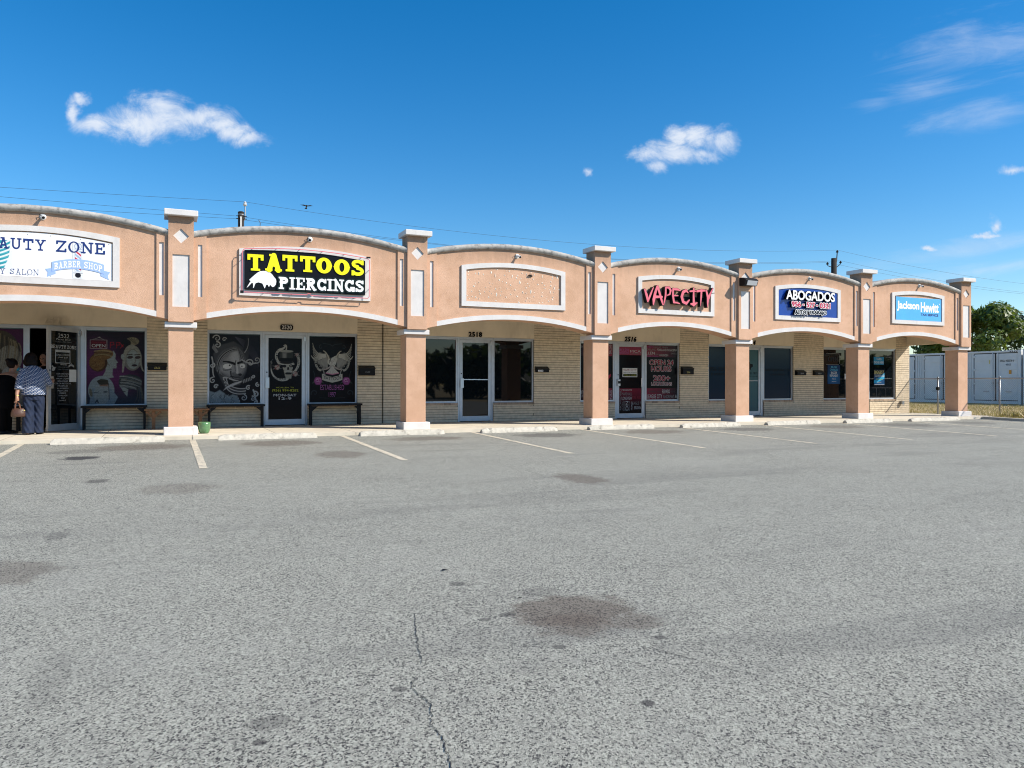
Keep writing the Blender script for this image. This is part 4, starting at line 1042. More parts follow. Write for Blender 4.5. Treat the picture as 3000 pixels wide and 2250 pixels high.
    lettering('TATTOOS', x0 + c - .215, x0 + c + .215, z0 + .545, z0 + .625, YL, 'dark_letter', WO[3], fit=lambda x, z: (0, .9 * (x - x0 - c) ** 2 - .015))
    for k, ch in enumerate('WHITE'): lettering(ch, x0 + c - .425 + .016 * max(0, k - 1), x0 + c - .385 + .016 * max(0, k - 1), z0 + 1.025 - k * .055, z0 + 1.062 - k * .055, YL, 'dark_letter', WO[3])
    for k, ch in enumerate('BUFFALO'): lettering(ch, x0 + c + .385 - .011 * max(0, k - 1), x0 + c + .42 - .011 * max(0, k - 1), z0 + 1.032 - k * .042, z0 + 1.062 - k * .042, YL, 'dark_letter', WO[3])
    lettering('ESTABLISHED', x0 + c - .285, x0 + c + .285, z0 + .295, z0 + .425, YL, 'print_pink', WO[3], space=1.05)
    lettering('1997', x0 + c - .085, x0 + c + .085, z0 + .125, z0 + .245, YL, 'print_pink', WO[3])
    slabw = None
g_eagle()
def g_skull():
    x0, x1 = DOOR[1][0] + .079, DOOR[1][1] - .079; z0 = .145; w, h = x1 - x0, 1.91; P = Print(w, h, DK, .007)
    ox, oz = w / 2 - .385 + .0, 0
    wh, gr = (.30, .31, .30), (.10, .105, .105)
    T = lambda x, z: (x * w, z * h)
    P.curve([T(.50, .90), T(.46, .87), T(.36, .86)], .016, .030, wh); P.curve([T(.46, .91), T(.58, .94), T(.52, .84)], .010, .014, wh)
    P.curve([T(.36, .86), T(.20, .83), T(.20, .75), T(.32, .69)], .030, .028, wh); P.curve([T(.85, .80), T(.96, .74), T(.93, .64), T(.76, .58)], .030, .026, wh)
    P.curve([T(.08, .63), T(.10, .50), T(.35, .46), T(.56, .50)], .012, .036, wh)
    P.ell(*T(.54, .70), .165, .05, (.17, .175, .17), -2); P.ell(*T(.54, .715), .145, .04, (.02, .022, .022)); P.poly([T(.34, .83), T(.74, .84), T(.75, .72), T(.33, .72)], (.03, .033, .033)); P.ell(*T(.54, .84), .155, .030, (.22, .23, .22)); P.poly([T(.42, .82), T(.54, .82), T(.53, .735), T(.43, .735)], (.16, .165, .165), .05); P.poly([T(.34, .755), T(.75, .755), T(.75, .715), T(.33, .715)], (.008, .008, .01))
    P.ell(*T(.54, .685), .185, .035, wh, -2); P.ell(*T(.54, .70), .15, .035, (.015, .015, .017))
    P.ell(*T(.58, .635), .115, .085, (.24, .25, .235)); P.poly([T(.46, .60), T(.73, .60), T(.68, .50), T(.52, .505)], (.22, .225, .21), .02)
    P.ell(*T(.48, .655), .042, .035, (.012, .012, .014)); P.ell(*T(.68, .66), .045, .036, (.012, .012, .014)); P.ell(*T(.675, .66), .014, .014, wh); P.poly([T(.57, .645), T(.61, .645), T(.625, .61), T(.555, .61)], (.012, .012, .014))
    P.ell(*T(.60, .565), .075, .035, (.012, .012, .014))
    for k in range(7): P.put(d_box(P.X, P.Z, *T(.475 + k * .034, .578), *T(.500 + k * .034, .600)), wh); P.put(d_box(P.X, P.Z, *T(.49 + k * .03, .535), *T(.513 + k * .03, .553)), (.22, .22, .2))
    for cx, cz in ((.26, .64), (.80, .56), (.86, .80)):
        r = .06 if cz < .7 else .04
        X_, Z_ = T(cx, cz)
        for a in (30, 150, 200, 330): P.curve([(X_, Z_), (X_ + r * 1.2 * math.cos(R(a)), Z_ + r * 1.2 * math.sin(R(a))), (X_ + r * 1.9 * math.cos(R(a + 12)), Z_ + r * 1.7 * math.sin(R(a + 12)))], .022, .003, gr)
        P.ell(X_, Z_, r, r, (.02, .012, .014))
        for a in range(0, 360, 72): P.ell(X_ + r * .55 * math.cos(R(a)), Z_ + r * .55 * math.sin(R(a)), r * .45, r * .45, (.16, .05, .055) if a % 144 else (.26, .24, .23), 0, .02)
        P.spiral(X_, Z_, r * .7, 1.2, 40, .005, (.28, .26, .25))
    P.curve([T(.08, .62), T(.06, .72), T(.14, .74)], .010, .003, gr); P.ell(*T(.09, .70), .02, .035, gr, 20)
    P.build('door_graphic', x0, z0, 2.7195, DO[1])
    y = 2.7165
    for k, ch in enumerate('WHITE'): lettering(ch, x0 + w * (.245 - .010 * k), x0 + w * (.305 - .010 * k), z0 + h * (.832 - .029 * k), z0 + h * (.850 - .029 * k), y, 'dark_letter', DO[1])
    for k, ch in enumerate('BUFFALO'): lettering(ch, x0 + w * (.895 - .010 * abs(k - 3)), x0 + w * (.945 - .010 * abs(k - 3)), z0 + h * (.765 - .027 * k), z0 + h * (.784 - .027 * k), y, 'dark_letter', DO[1])
    lettering('TATTOOS', x0 + .115, x0 + .40, z0 + h * .478, z0 + h * .513, y, 'dark_letter', DO[1], fit=lambda x, z: (0, .8 * (x - x0 - .26) ** 2))
    lettering('MCALLEN, TX', x0 + w * .23, x0 + w * .77, z0 + h * .380, z0 + h * .399, y, 'print_yellow', DO[1])
    lettering('(956) 994-8282', x0 + w * .11, x0 + w * .90, z0 + h * .332, z0 + h * .371, y, 'print_yellow', DO[1])
    F = block_text('MON-SAT', x0 + w * .155, x0 + w * .84, z0 + h * .282, z0 + h * .312, y, y, ('print_white',), DO[1], .002, h=.004)
    block_text('12-9', x0 + w * .31, x0 + w * .69, z0 + h * .240, z0 + h * .270, y, y, ('print_white',), DO[1], .002, h=.004)
g_skull()
# vape shop windows
def band(P, z0, z1, seed):
    r = random.Random(seed)
    m = (P.Z > z0) & (P.Z < z1)
    t = np.clip((P.X / P.w), 0, 1)
    red = np.stack([.20 * (1 - t) + .012, .018 * (1 - t) + .010, .035 * (1 - t) + .018], -1)
    P.C = np.where(m[..., None], red, P.C)
def g_vape(i, flip=False):
    x0, x1, z0, z1 = gsize(i); w, h = x1 - x0, z1 - z0; P = Print(w, h, (.004, .004, .006), .012)
    band(P, 1.24, 1.58, i); band(P, -.1, .33, i + 3)
    if flip: P.C = P.C[:, ::-1]
    if i == 6:
        P.poly([(.78, .55), (.90, .56), (1.0, .68), (1.0, .74), (.92, .70), (.85, .62)], (.30, .02, .05)); P.ell(.84, 1.02, .03, .025, (.3, .02, .04))
    P.build('window_graphic', x0, z0, YG, WO[i])
    return x0, z0, w, h
x0, z0, w, h = g_vape(7)
def L7(s, a, b, c, d, m='print_white', rot=0, y=YL): return lettering(s, x0 + a * w, x0 + b * w, z0 + c * h, z0 + d * h, y, m, WO[7], rot=rot)
L7('CHRISTI', .02, .22, .958, .99, 'print_pink'); L7('PLANO MT. VERNON', .24, .70, .955, .985, 'print_grey')
L7('GARLAND', .02, .32, .905, .945, 'print_grey'); L7('PEARLAND PASADENA', .35, 1.0, .902, .945)
L7('LLEN', .0, .28, .835, .885); L7('TYLER', .29, .40, .825, .85, 'print_grey'); L7('HARLINGEN', .42, .71, .805, .845); L7('LEWISVILLE', .80, 1.0, .845, .875, 'print_grey'); L7('ARLAND PASADENA', .0, .40, .792, .815, 'print_pink')
L7('ELPASO', .52, .77, .115, .185); L7('MINERAL WELLS', .10, .50, .13, .165, 'print_dim'); L7('BRANCH', .80, 1.0, .13, .165, 'print_dim'); L7('LEAGUE CITY', .04, .52, .022, .095); L7('ANDREWS', .545, .91, .022, .085, 'print_grey'); L7('A', .935, 1.0, .022, .09)
for s, a, b, c, d in (('OPEN 24', .11, .88, .645, .735), ('HOURS', .17, .81, .525, .615), ('200+', .235, .77, .345, .445), ('LOCATIONS', .17, .83, .262, .318)):
    g = .005 if s != 'LOCATIONS' else .002
    block_text(s, x0 + a * w, x0 + b * w, z0 + c * h, z0 + d * h, YL, YL, ('print_white',), WO[7], g + .010, h=.006, name='lettering_outline')
    block_text(s, x0 + a * w, x0 + b * w, z0 + c * h, z0 + d * h, YL - .003, YL - .003, ('print_red',), WO[7], g, h=.006)
xa, za, wa, ha = g_vape(6, True)
def L6(s, a, b, c, d, m='print_white', rot=90): return lettering(s, xa + a * wa, xa + b * wa, za + c * ha, za + d * ha, YL, m, WO[6], rot=rot)
L6('DALLAS', .90, .97, .83, .99); L6('SAN ANGELO FRISCO', .82, .87, .80, .99, 'print_pink'); L6('IRVING', .93, .99, .0, .17); L6('CARROLL', .87, .92, .01, .19, 'print_grey'); L6('ALLEN CITY', .80, .85, .0, .18, 'print_grey'); L6('DENTON', .0, .18, .93, .97, 'print_grey', 0); L6('CORSICANA', .0, .2, .05, .10, 'print_grey', 0); L6('FORT WORTH', .0, .19, .11, .17, 'print_white', 0)
def g_vape_door():
    xd, xe = DOOR[3][0] + .079, DOOR[3][1] - .079; zd = .145; w, h = xe - xd, 1.91; P = Print(w, h, (.004, .004, .006), .012)
    m = P.Z > 1.68; P.C = np.where(m[..., None], np.array((.26, .05, .085)) * (0.7 + .6 * rng.random(P.X.shape))[..., None], P.C)
    t = np.clip((P.Z - .25) / .5, 0, 1); m = (P.Z < .72); red = np.stack([.02 + .16 * t, .006 + .012 * t, .010 + .03 * t], -1); P.C = np.where(m[..., None], red, P.C)
    P.put(d_box(P.X, P.Z, -.1, -.1, w + .1, .10), (.004, .004, .006))
    P.build('door_graphic', xd, zd, 2.7195, DO[3])
    y = 2.7165
    def L(s, a, b, c, d, mm='print_white', rot=0, yy=y): return lettering(s, xd + a * w, xd + b * w, zd + c * h, zd + d * h, yy, mm, DO[3], rot=rot)
    L('ALLEN', .02, .43, .928, .972, 'print_pink'); L('MESQUITE', .02, .45, .888, .920, 'print_pink'); L('MCA', .50, .97, .915, .952); L('GARLAND P', .5, .97, .888, .906, 'print_grey')
    L('MESQUITE', .13, .58, .335, .362); L('MARSHALL', .13, .58, .270, .315, 'print_grey'); L('LONGVIEW', .13, .58, .205, .25); L('DEL RIO', .60, .98, .215, .26, 'print_red'); L('EAGLE P', .60, .98, .13, .175, 'print_grey'); L('BROWN', .68, .98, .06, .105)
    L('RICHMOND', .04, .11, .05, .36, 'print_grey', 90); L('AUSTIN', .16, .22, .04, .19, 'print_grey', 90); L('WINDSOR', .24, .29, .04, .19, 'print_grey', 90); L('DN', .30, .42, .045, .185, 'print_white', 90); L('HOUSTON', .44, .49, .04, .18, 'print_grey', 90); L('HURST', .54, .60, .05, .18, 'print_white', 90)
    sg = MB().box(xd + .155 * w, xd + .80 * w, 2.700, 2.7155, zd + .545 * h, zd + .680 * h).build('door_card', 'white_dull', DO[3])
    L('VAPE CITY', .18, .77, .636, .668, 'print_red', 0, 2.698); L('200+ LOCATIONS', .18, .77, .603, .622, 'dark_letter', 0, 2.698)
    MB().box(xd + .18 * w, xd + .77 * w, 2.6965, 2.699, zd + .556 * h, zd + .592 * h).build('door_card_strip', 'dark_letter', DO[3]); L('OPEN 24 HOURS', .205, .745, .564, .584, 'print_yellow', 0, 2.6945)
g_vape_door()
# law office
xl0, xl1, zl0, zl1 = gsize(8)
lettering('956-527-0321', xl0 + .06, xl0 + 1.02, 1.385, 1.505, YL, 'dark_letter', WO[8]); lettering('BY APPOINTMENT ONLY', xl0 + .10, xl0 + .98, 1.255, 1.325, YL, 'dark_letter', WO[8])
xl0, xl1, zl0, zl1 = gsize(9)
lettering('PATELINJURYLAW.COM', xl0 + .02, xl1 - .02, 1.375, 1.475, YL, 'dark_letter', WO[9]); lettering('SE HABLA ESPANOL', xl0 + .26, xl1 - .22, 1.265, 1.325, YL, 'dark_letter', WO[9])
def g_law_door():
    x0, x1 = DOOR[4]; c = (x0 + x1) / 2; y = 2.7165
    tx = [(-.30, .05), (-.12, .05), (-.12, .30), (.04, .30), (.04, .16), (.20, .12), (.32, .10), (.34, -.06), (.32, -.14), (.18, -.22), (.12, -.34), (.12, -.44), (.00, -.38), (-.08, -.22), (-.16, -.16), (-.22, -.20), (-.30, -.08), (-.34, .0)]
    k = .34
    X, Z = grid(c - .2, c + .2, 1.40, 1.72, .008)
    plate(d_poly(X, Z, [(c + a * k * 1.15, 1.575 + b * k) for a, b in tx]), X[0, 0], Z[0, 0], .008, y, y, 'state_emblem', ('dark_letter',), DO[4])
    lettering('THE PATEL FIRM', c - .30, c + .30, 1.295, 1.365, y, 'dark_letter', DO[4]); lettering('INJURY ACCIDENT LAWYERS', c - .32, c + .32, 1.205, 1.25, y, 'dark_letter', DO[4])
g_law_door()
# tax office posters
def g_tax():
    a, b, z0, z1 = gsize(10)
    P = Print(.56, .62, (.004, .03, .10), .012); P.grad(1 - np.hypot((P.X - .28) / .36, (P.Z - .2) / .3), (.008, .13, .33), .9)
    P.build('poster', a + .22, 1.0, YG, WO[10], 'print_matte')
    for s, c, d, e, f, m in (('BIG TAX', .15, .42, .525, .585, 'print_cyan'), ('CHANGES!', .10, .46, .435, .50, 'print_cyan'), ('BIGGER', .15, .42, .33, .405, 'white_dull'), ('REFUNDS?', .10, .46, .235, .31, 'white_dull'), ('Ask us!', .20, .36, .145, .20, 'print_white'), ('Jackson Hewitt', .18, .38, .06, .09, 'white_dull')):
        lettering(s, a + .22 + c, a + .22 + d, 1.0 + e, 1.0 + f, YL, m, WO[10])
    mb = MB(); A, B_, C_, D = a + .14, a + .74, 1.64, 2.0
    mb.tube([(A, 2.72, C_), (B_ - .05, 2.72, C_), (B_, 2.72, C_ + .05), (B_, 2.72, D - .05), (B_ - .05, 2.72, D), (A, 2.72, D)], .007, 6); mb.build('neon_border', 'print_grey', WO[10])
    lettering('OPEN', A + .1, B_ - .08, C_ + .1, D - .1, YL, 'print_dim', WO[10])
    MB().box(a + .98, a + 1.06, 2.722, 2.735, 1.15, 1.34).build('notice', 'white', WO[10])
    a, b, z0, z1 = gsize(11)
    P = Print(.48, .26, (.02, .22, .42), .012); P.build('poster', a + .24, 1.66, YG, WO[11], 'print_matte')
    lettering('TAXES', a + .36, a + .60, 1.815, 1.885, YL, 'white_dull', WO[11]); lettering('DONE HERE', a + .26, a + .70, 1.70, 1.775, YL, 'white_dull', WO[11])
    P = Print(.50, .52, (.004, .05, .14), .012); P.grad((P.Z - .25) / .15, (.006, .012, .025)); P.curve([(.02, .10), (.3, .2), (.5, .32)], .05, .09, (.02, .30, .55)); P.put(d_box(P.X, P.Z, -.1, -.1, .6, .012), (.4, .4, .4))
    P.build('poster', a + .25, .97, YG, WO[11], 'print_matte')
    lettering('BIGGEST', a + .27, a + .72, 1.345, 1.455, YL, 'gold', WO[11]); lettering('TAX REFUND', a + .27, a + .74, 1.235, 1.32, YL, 'white_dull', WO[11]); lettering('Guaranteed!', a + .34, a + .66, 1.14, 1.195, YL, 'print_yellow', WO[11]); lettering('Jackson Hewitt', a + .40, a + .60, 1.045, 1.075, YL, 'white_dull', WO[11])
    # desk edge and blinds seen behind the glass front as plain frames
    MB().box(a + .02, b - .02, 2.730, 2.7365, .86, .875).box(a + .36, a + .37, 2.730, 2.7365, .56, .86).box(a + .78, a + .79, 2.730, 2.7365, .56, .86).build('inner_rail', 'print_dim', WO[11])
g_tax()
# beauty salon door, standing open
def g_salon_door():
    x0, x1 = DOOR[0]; a, b = x0 + .083, x1 - .083; w = b - a; z0 = .145; h = 1.91; d = DO[0]; y = 2.7165
    made = [d] + list(d.children)
    def L(s, p, q, r, t, m='print_white'): made.append(lettering(s, a + p * w, a + q * w, z0 + r * h, z0 + t * h, y, m, d))
    L('2522', .28, .70, .932, .975); L('Pecan Blvd', .22, .74, .905, .924); L('McAllen TX 78501', .18, .78, .880, .895, 'print_grey')
    for k_, (p, q, wd) in enumerate(((.0, .58, 'BEAUTY'), (.62, .98, 'ZONE'))):
        n0 = len(d.children); slab_word(wd, a + p * w, a + q * w, z0 + .815 * h, z0 + .852 * h, y, y, .10, ('print_white',), d, h=.006, name='lettering')
    made = [d] + list(d.children)
    fr = MB().prism(rect(a + .18 * w, a + .74 * w, z0 + .655 * h, z0 + .800 * h), [list(reversed(rect(a + .20 * w, a + .72 * w, z0 + .662 * h, z0 + .775 * h)))], 2.7165, 2.7195).build('hours_frame', 'print_white', d)
    L('HORARIOS', .30, .62, .782, .795, 'dark_letter'); 
    y = 2.7150; made.append(None); made.pop()
    y = 2.7165
    L('LUNES A SABADO', .21, .71, .738, .756); L('10 AM - 6 PM', .28, .64, .710, .726); L('DOMINGO SOLO', .32, .60, .690, .698, 'print_grey'); L('CITA PREVIA', .34, .58, .674, .682, 'print_grey')
    L('PHONES', .37, .60, .635, .648); L('(956) 515-2020', .28, .68, .606, .620, 'print_grey'); L('(956) 777-4480', .28, .68, .580, .594, 'print_grey')
    for k, s in enumerate(('SERVICIOS:', 'HAIR CUT', 'HIGH LIGHT', 'BALAYAGE', 'COLOR RETOCHE', 'FACIALES', 'ALACIADOS', 'PEDICURE', 'PERMS', 'THREADS', 'WAX', 'NAILS')):
        hw = len(s) * .024; z = .535 - k * .0262; L(s, .46 - hw, .46 + hw, z, z + .014)
    MB().box(a + .70 * w, a + .97 * w, 2.712, 2.7165, z0 + .455 * h, z0 + .590 * h).build('taped_note', 'white_dull', d)
    P = Print(.15, .13, DK, .008); P.ell(.06, .05, .05, .035, (.3, .31, .31), 30); P.curve([(.02, .11), (.08, .06), (.13, .09)], .015, .004, (.34, .35, .35)); P.build('door_emblem', a + .03, z0 + .565 * h, 2.7195, d)
    P = Print(.16, .12, DK, .008); P.curve([(.01, .05), (.08, .10), (.15, .05)], .018, .018, (.34, .35, .35)); P.line([(.08, .08), (.08, .12)], .007, (.3, .3, .3)); P.build('door_emblem', a + .68 * w, z0 + .60 * h, 2.7195, d)
    hx, hy = x1, 2.70
    T = Matrix.Translation((hx, hy, 0)) @ Matrix.Rotation(R(57), 4, 'Z') @ Matrix.Translation((-hx, -hy, 0))
    for o in [d] + list(d.children): o.data.transform(T)
    d['label'] = 'open glass door with white lettering'
g_salon_door()

# ---------------------------------------------------------------- signs
def sign_beauty():
    s = thing('banner_sign', 'white salon banner with navy letters and a barber pole ribbon in leftmost frame', 'sign', (-2.33, -.05, 2.88))
    cx, hw, z0, zs, zc = FR[0]
    MB().prism(arc_rect(cx, hw - .122, z0 + .118, zs - .118, zc - .118), [], -.046, -.040).build('panel', 'white', s)
    y = -.0475
    slab_word('BEAUTY', -3.30, -2.222, 3.350, 3.548, y, y, .075, ('navy',), s, h=.006, gap=.14)
    slab_word('ZONE', -2.064, -1.279, 3.352, 3.556, y - .004, y - .004, .075, ('navy',), s, h=.006, gap=.14)
    slab_word('BEAUTY', -3.40, -2.835, 2.900, 3.003, y, y, .045, ('navy',), s, h=.004, gap=.16, s=.07)
    slab_word('SALON', -2.771, -2.329, 2.905, 3.008, y, y, .045, ('navy',), s, h=.004, gap=.16, s=.07)
    # barber pole
    P = Print(.17, .66, (.76, .77, .79), .006); c = .085
    P.put(-d_box(P.X, P.Z, -1, .0, 2, 2), (.7, .7, .7))
    m = d_box(P.X, P.Z, .035, .13, .135, .50)
    st = ((P.Z + P.X * .9) % .13) / .13
    inside = (m < 0)
    P.C = np.where((inside & (st < .28))[..., None], np.array((.55, .02, .06)), P.C); P.C = np.where((inside & (st > .5) & (st < .82))[..., None], np.array((.34, .46, .62)), P.C)
    P.put(np.abs(m) - .003, (.35, .38, .45)); P.ell(c, .585, .055, .055, (.70, .74, .80)); P.put(np.abs(d_ell(P.X, P.Z, c, .585, .055, .055)) - .004, (.2, .25, .4)); P.line([(.02, .52), (.15, .52)], .014, (.72, .75, .80)); P.line([(.02, .535), (.15, .535)], .003, (.1, .15, .3))
    P.line([(.02, .115), (.15, .115)], .013, (.72, .75, .80)); P.ell(c, .06, .048, .045, (.012, .014, .02)); P.line([(.015, .10), (.155, .10)], .004, (.03, .04, .08))
    P.build('barber_pole', -1.805, 2.885, y - .0015, s, 'print_matte')
    # ribbon
    zb = lambda x: 3.148 - .42 * (x + 1.715) ** 2
    pts = [(-2.12 + .81 * k / 16) for k in range(17)]
    pts = [-2.13 + .83 * k / 16 for k in range(17)]
    MB().prism([(x, zb(x) - .087) for x in pts] + [(x, zb(x) + .087) for x in reversed(pts)], [], y - .0065, y - .003).build('ribbon', 'pale_blue', s)
    for sg in (-1, 1):
        e = -1.715 + sg * .415; q = [(e - sg * .05, zb(e) - .01), (e + sg * .10, zb(e) - .045), (e + sg * .062, zb(e) - .105), (e + sg * .075, zb(e) - .185), (e - sg * .06, zb(e) - .12)]
        MB().prism(q if sg > 0 else list(reversed(q)), [], y - .003, y - .001).build('ribbon_tail', 'pale_blue', s)
    n0 = len(s.children)
    for wd, a, b in (('BARBER', -2.095, -1.675), ('SHOP', -1.625, -1.325)):
        for c_ in [wd]:
            tot = sum(SLABW[c] for c in wd) + .12 * (len(wd) - 1); k = (b - a) / tot; x = a
            for ch in wd:
                w = SLABW[ch] * k; dz = zb(x + w / 2) - 3.148
                slab_letter(ch, x, x + w, 3.085 + dz, 3.205 + dz, y - .008, y - .008, .10, ('white',), s, h=.004, s=.15, warp=lambda X, xm=x + w / 2: -.84 * (xm + 1.715) * (X - xm))
                x += w + .12 * k
    # teal hair swirls
    P = Print(.52, .58, (.76, .77, .79), .007)
    P.poly([(0, .50), (.30, .56), (.50, .58), (.48, .30), (.40, .06), (.20, .0), (0, .02)], (.03, .30, .36))
    for k in range(7): P.curve([(0, .44 - k * .07), (.25, .40 - k * .07), (.50, .58 - k * .08)], .010, .016, (.74, .77, .79)); P.curve([(.05, .40 - k * .07), (.25, .33 - k * .06), (.46, .44 - k * .08)], .004, .008, (.08, .42, .48))
    P.put(-d_poly(P.X, P.Z, [(0, .50), (.30, .56), (.51, .575), (.49, .30), (.40, .06), (.20, .01), (0, .03)]), (.76, .77, .79))
    P.build('hair_swirl', -3.26, 2.93, y + .0007, s, 'print_matte')
    for x in (-3.3, -2.92, -2.5, -2.15, -1.68, -1.22):
        for z in (para(x, cx - hw, cx + hw, zs - .155, zc - .155), 2.905): MB().lathe([(.008, 0), (.006, .006)], (x, -.046, z), 6, 'Y').build('screw', 'steel', s)
sign_beauty()

def sign_tattoo():
    s = thing('tattoo_sign', 'black sign board with yellow and white western letters, ringed by neon tubing', 'sign', (2.35, -.1, 2.84))
    xs = [1.145 + 2.387 * k / 20 for k in range(21)]
    top = lambda x: 3.575 + .065 * (1 - ((x - 2.2) / 1.25) ** 2) - .012 * (x - 2.2)
    MB().prism([(x, 2.838) for x in xs] + [(x, top(x)) for x in reversed(xs)], [], -.120, -.0675).build('board', 'black', s)
    for ch, a, b, z0, z1 in (('T', 1.195, 1.499, 3.208, 3.530), ('A', 1.530, 1.851, 3.222, 3.557), ('T', 1.860, 2.153, 3.232, 3.560), ('T', 2.203, 2.508, 3.242, 3.563), ('O', 2.525, 2.838, 3.234, 3.556), ('O', 2.883, 3.205, 3.222, 3.545), ('S', 3.235, 3.510, 3.225, 3.560)):
        slab_letter(ch, a, b, z0, z1, -.140, -.1215, .150, ('yellow', 'black'), s, h=.006)
    word = 'PIERCINGS'; gap = .06; tot = sum(SLABW[c] for c in word) + gap * 8; a, b = 1.785, 3.498; k = (b - a) / tot; x = a
    for c in word:
        w = SLABW[c] * k; dz = .012 * (x - 1.78)
        slab_letter(c, x, x + w, 2.868 + dz, 3.112 + dz, -.150, -.1215, .125, ('outline_green', 'outline_green'), s, off=.026, h=.008, name='letter_backing')
        slab_letter(c, x, x + w, 2.868 + dz, 3.112 + dz, -.162, -.151, .125, ('white', 'black'), s, h=.0055)
        x += w + gap * k
    bf = [(1.185, 2.865), (1.232, 2.955), (1.262, 3.0), (1.230, 3.020), (1.285, 3.076), (1.335, 3.125), (1.392, 3.175), (1.440, 3.203), (1.500, 3.212), (1.560, 3.208), (1.620, 3.190), (1.665, 3.150), (1.700, 3.10), (1.733, 3.065), (1.742, 3.02), (1.732, 2.955), (1.700, 2.915), (1.669, 2.903), (1.645, 2.925), (1.620, 2.960), (1.612, 2.915), (1.596, 2.908), (1.580, 2.945), (1.548, 2.941), (1.535, 2.90), (1.520, 2.868), (1.505, 2.905), (1.480, 2.963), (1.404, 2.983), (1.350, 2.965), (1.333, 2.930), (1.318, 2.880), (1.300, 2.862), (1.306, 2.905), (1.300, 2.965), (1.270, 2.960), (1.230, 2.91)]
    X, Z = grid(1.15, 1.78, 2.83, 3.24, .006)
    plate(d_poly(X, Z, bf) - .002, X[0, 0], Z[0, 0], .006, -.135, -.1215, 'bison', ('white', 'black'), s)
    # neon tube on stand-offs round the frame
    yn = -.165
    pr = [(1.09, 2.775), (1.095, 3.55), (1.13, 3.615)] + [(1.15 + (3.56 - 1.15) * k / 10, 3.62 + .075 * (1 - ((1.15 + 2.41 * k / 10 - 2.35) / 1.22) ** 2) - .025 * k / 10) for k in range(11)] + [(3.615, 3.56), (3.61, 2.80), (3.58, 2.765), (2.42, 2.765), (2.40, 2.80), (2.35, 2.80), (2.33, 2.775), (1.13, 2.775)]
    MB().tube([(x, yn, z) for x, z in pr], .0085, 6).build('neon_tube', 'neon_tube', s)
    for (x, z) in ((1.095, 3.42), (1.09, 2.90), (1.30, 3.650), (1.75, 3.675), (2.2, 3.69), (2.65, 3.682), (3.1, 3.655), (3.45, 3.61), (3.612, 3.35), (3.612, 2.95), (3.3, 2.765), (2.75, 2.765), (2.05, 2.775), (1.5, 2.775)):
        MB().tube([(x, -.066, z), (x, yn + .004, z)], .0065, 5).build('stand_off', 'black_plastic', s)
    MB().box(3.55, 3.63, -.19, -.15, 3.60, 3.63).box(1.06, 1.12, -.19, -.15, 2.75, 2.80).build('tube_cap', 'black_plastic', s)
sign_tattoo()

def sign_vape():
    s = thing('channel_letter_sign', 'dripping pink channel letters with deep black sides, fourth sign frame', 'sign', (11.5, -.03, 2.95))
    L = {'V': [[(400, 480, 20), (438, 600, 29), (470, 765, 20)], [(596, 432, 12), (540, 575, 22), (478, 740, 22)]],
         'A': [[(690, 402, 24), (640, 560, 30), (608, 720, 34), (597, 845, 14)], [(700, 410, 24), (742, 560, 26), (785, 720, 26), (820, 845, 14)], [(620, 655, 32), (800, 655, 20)]],
         'P': [[(888, 432, 20), (884, 620, 22), (856, 760, 18), (838, 848, 9)], [(890, 425, 18), (965, 432, 26), (1004, 500, 24), (985, 590, 18), (925, 618, 12)]],
         'E': [[(1062, 462, 20), (1056, 620, 24), (1082, 785, 24)], [(1062, 472, 22), (1160, 474, 24), (1236, 505, 12)], [(1070, 622, 18), (1178, 626, 12)], [(1085, 788, 20), (1150, 792, 18), (1218, 815, 12)]],
         'C': [[(1424, 556, 12), (1370, 502, 28), (1303, 540, 32), (1268, 650, 32), (1300, 770, 30), (1378, 812, 28), (1450, 730, 16)]],
         'I': [[(1560, 452, 18), (1555, 620, 22), (1560, 800, 28), (1548, 872, 10)], [(1470, 522, 18), (1560, 512, 20), (1622, 528, 12)], [(1492, 820, 18), (1560, 835, 36), (1638, 795, 16)]],
         'T': [[(1640, 522, 22), (1750, 502, 27), (1850, 505, 18)], [(1750, 520, 24), (1737, 700, 19), (1728, 875, 7)]],
         'Y': [[(1868, 500, 20), (1906, 645, 29)], [(2034, 455, 10), (1970, 580, 22), (1922, 695, 29)], [(1912, 660, 31), (1905, 780, 24), (1900, 895, 7)]]}
    def cv(px, py, r):
        k = 1.005e-3 + 5.5e-8 * (px - 390)
        return (10.441 + (px - 390) / 786.5, 3.311 - k * (py - 470) + 6.8e-5 * (px - 390), r / 786.5)
    for ch in 'VAPECITY':
        st = [[cv(*p) for p in q] for q in L[ch]]
        xs = [p[0] for q in st for p in q]; zs = [p[1] for q in st for p in q]
        X, Z = grid(min(xs) - .08, max(xs) + .08, min(zs) - .08, max(zs) + .08, .006)
        F = np.minimum.reduce([d_stroke(X, Z, q) for q in st])
        plate(F - .006, X[0, 0], Z[0, 0], .006, -.172, -.055, 'letter_case', ('black_paint', 'black_paint'), s)
        plate(F + .003, X[0, 0], Z[0, 0], .006, -.1755, -.1725, 'letter_face', ('pink', 'pink'), s)
    MB().box(10.50, 12.35, -.054, -.031, 3.10, 3.20).build('raceway', 'black_paint', s)
    for x, z in ((11.92, 3.40), (12.50, 3.32)): MB().tube([(x, -.10, z), (x + .07, -.19, z)], .010, 6).build('cable_end', 'black_plastic', s)
sign_vape()

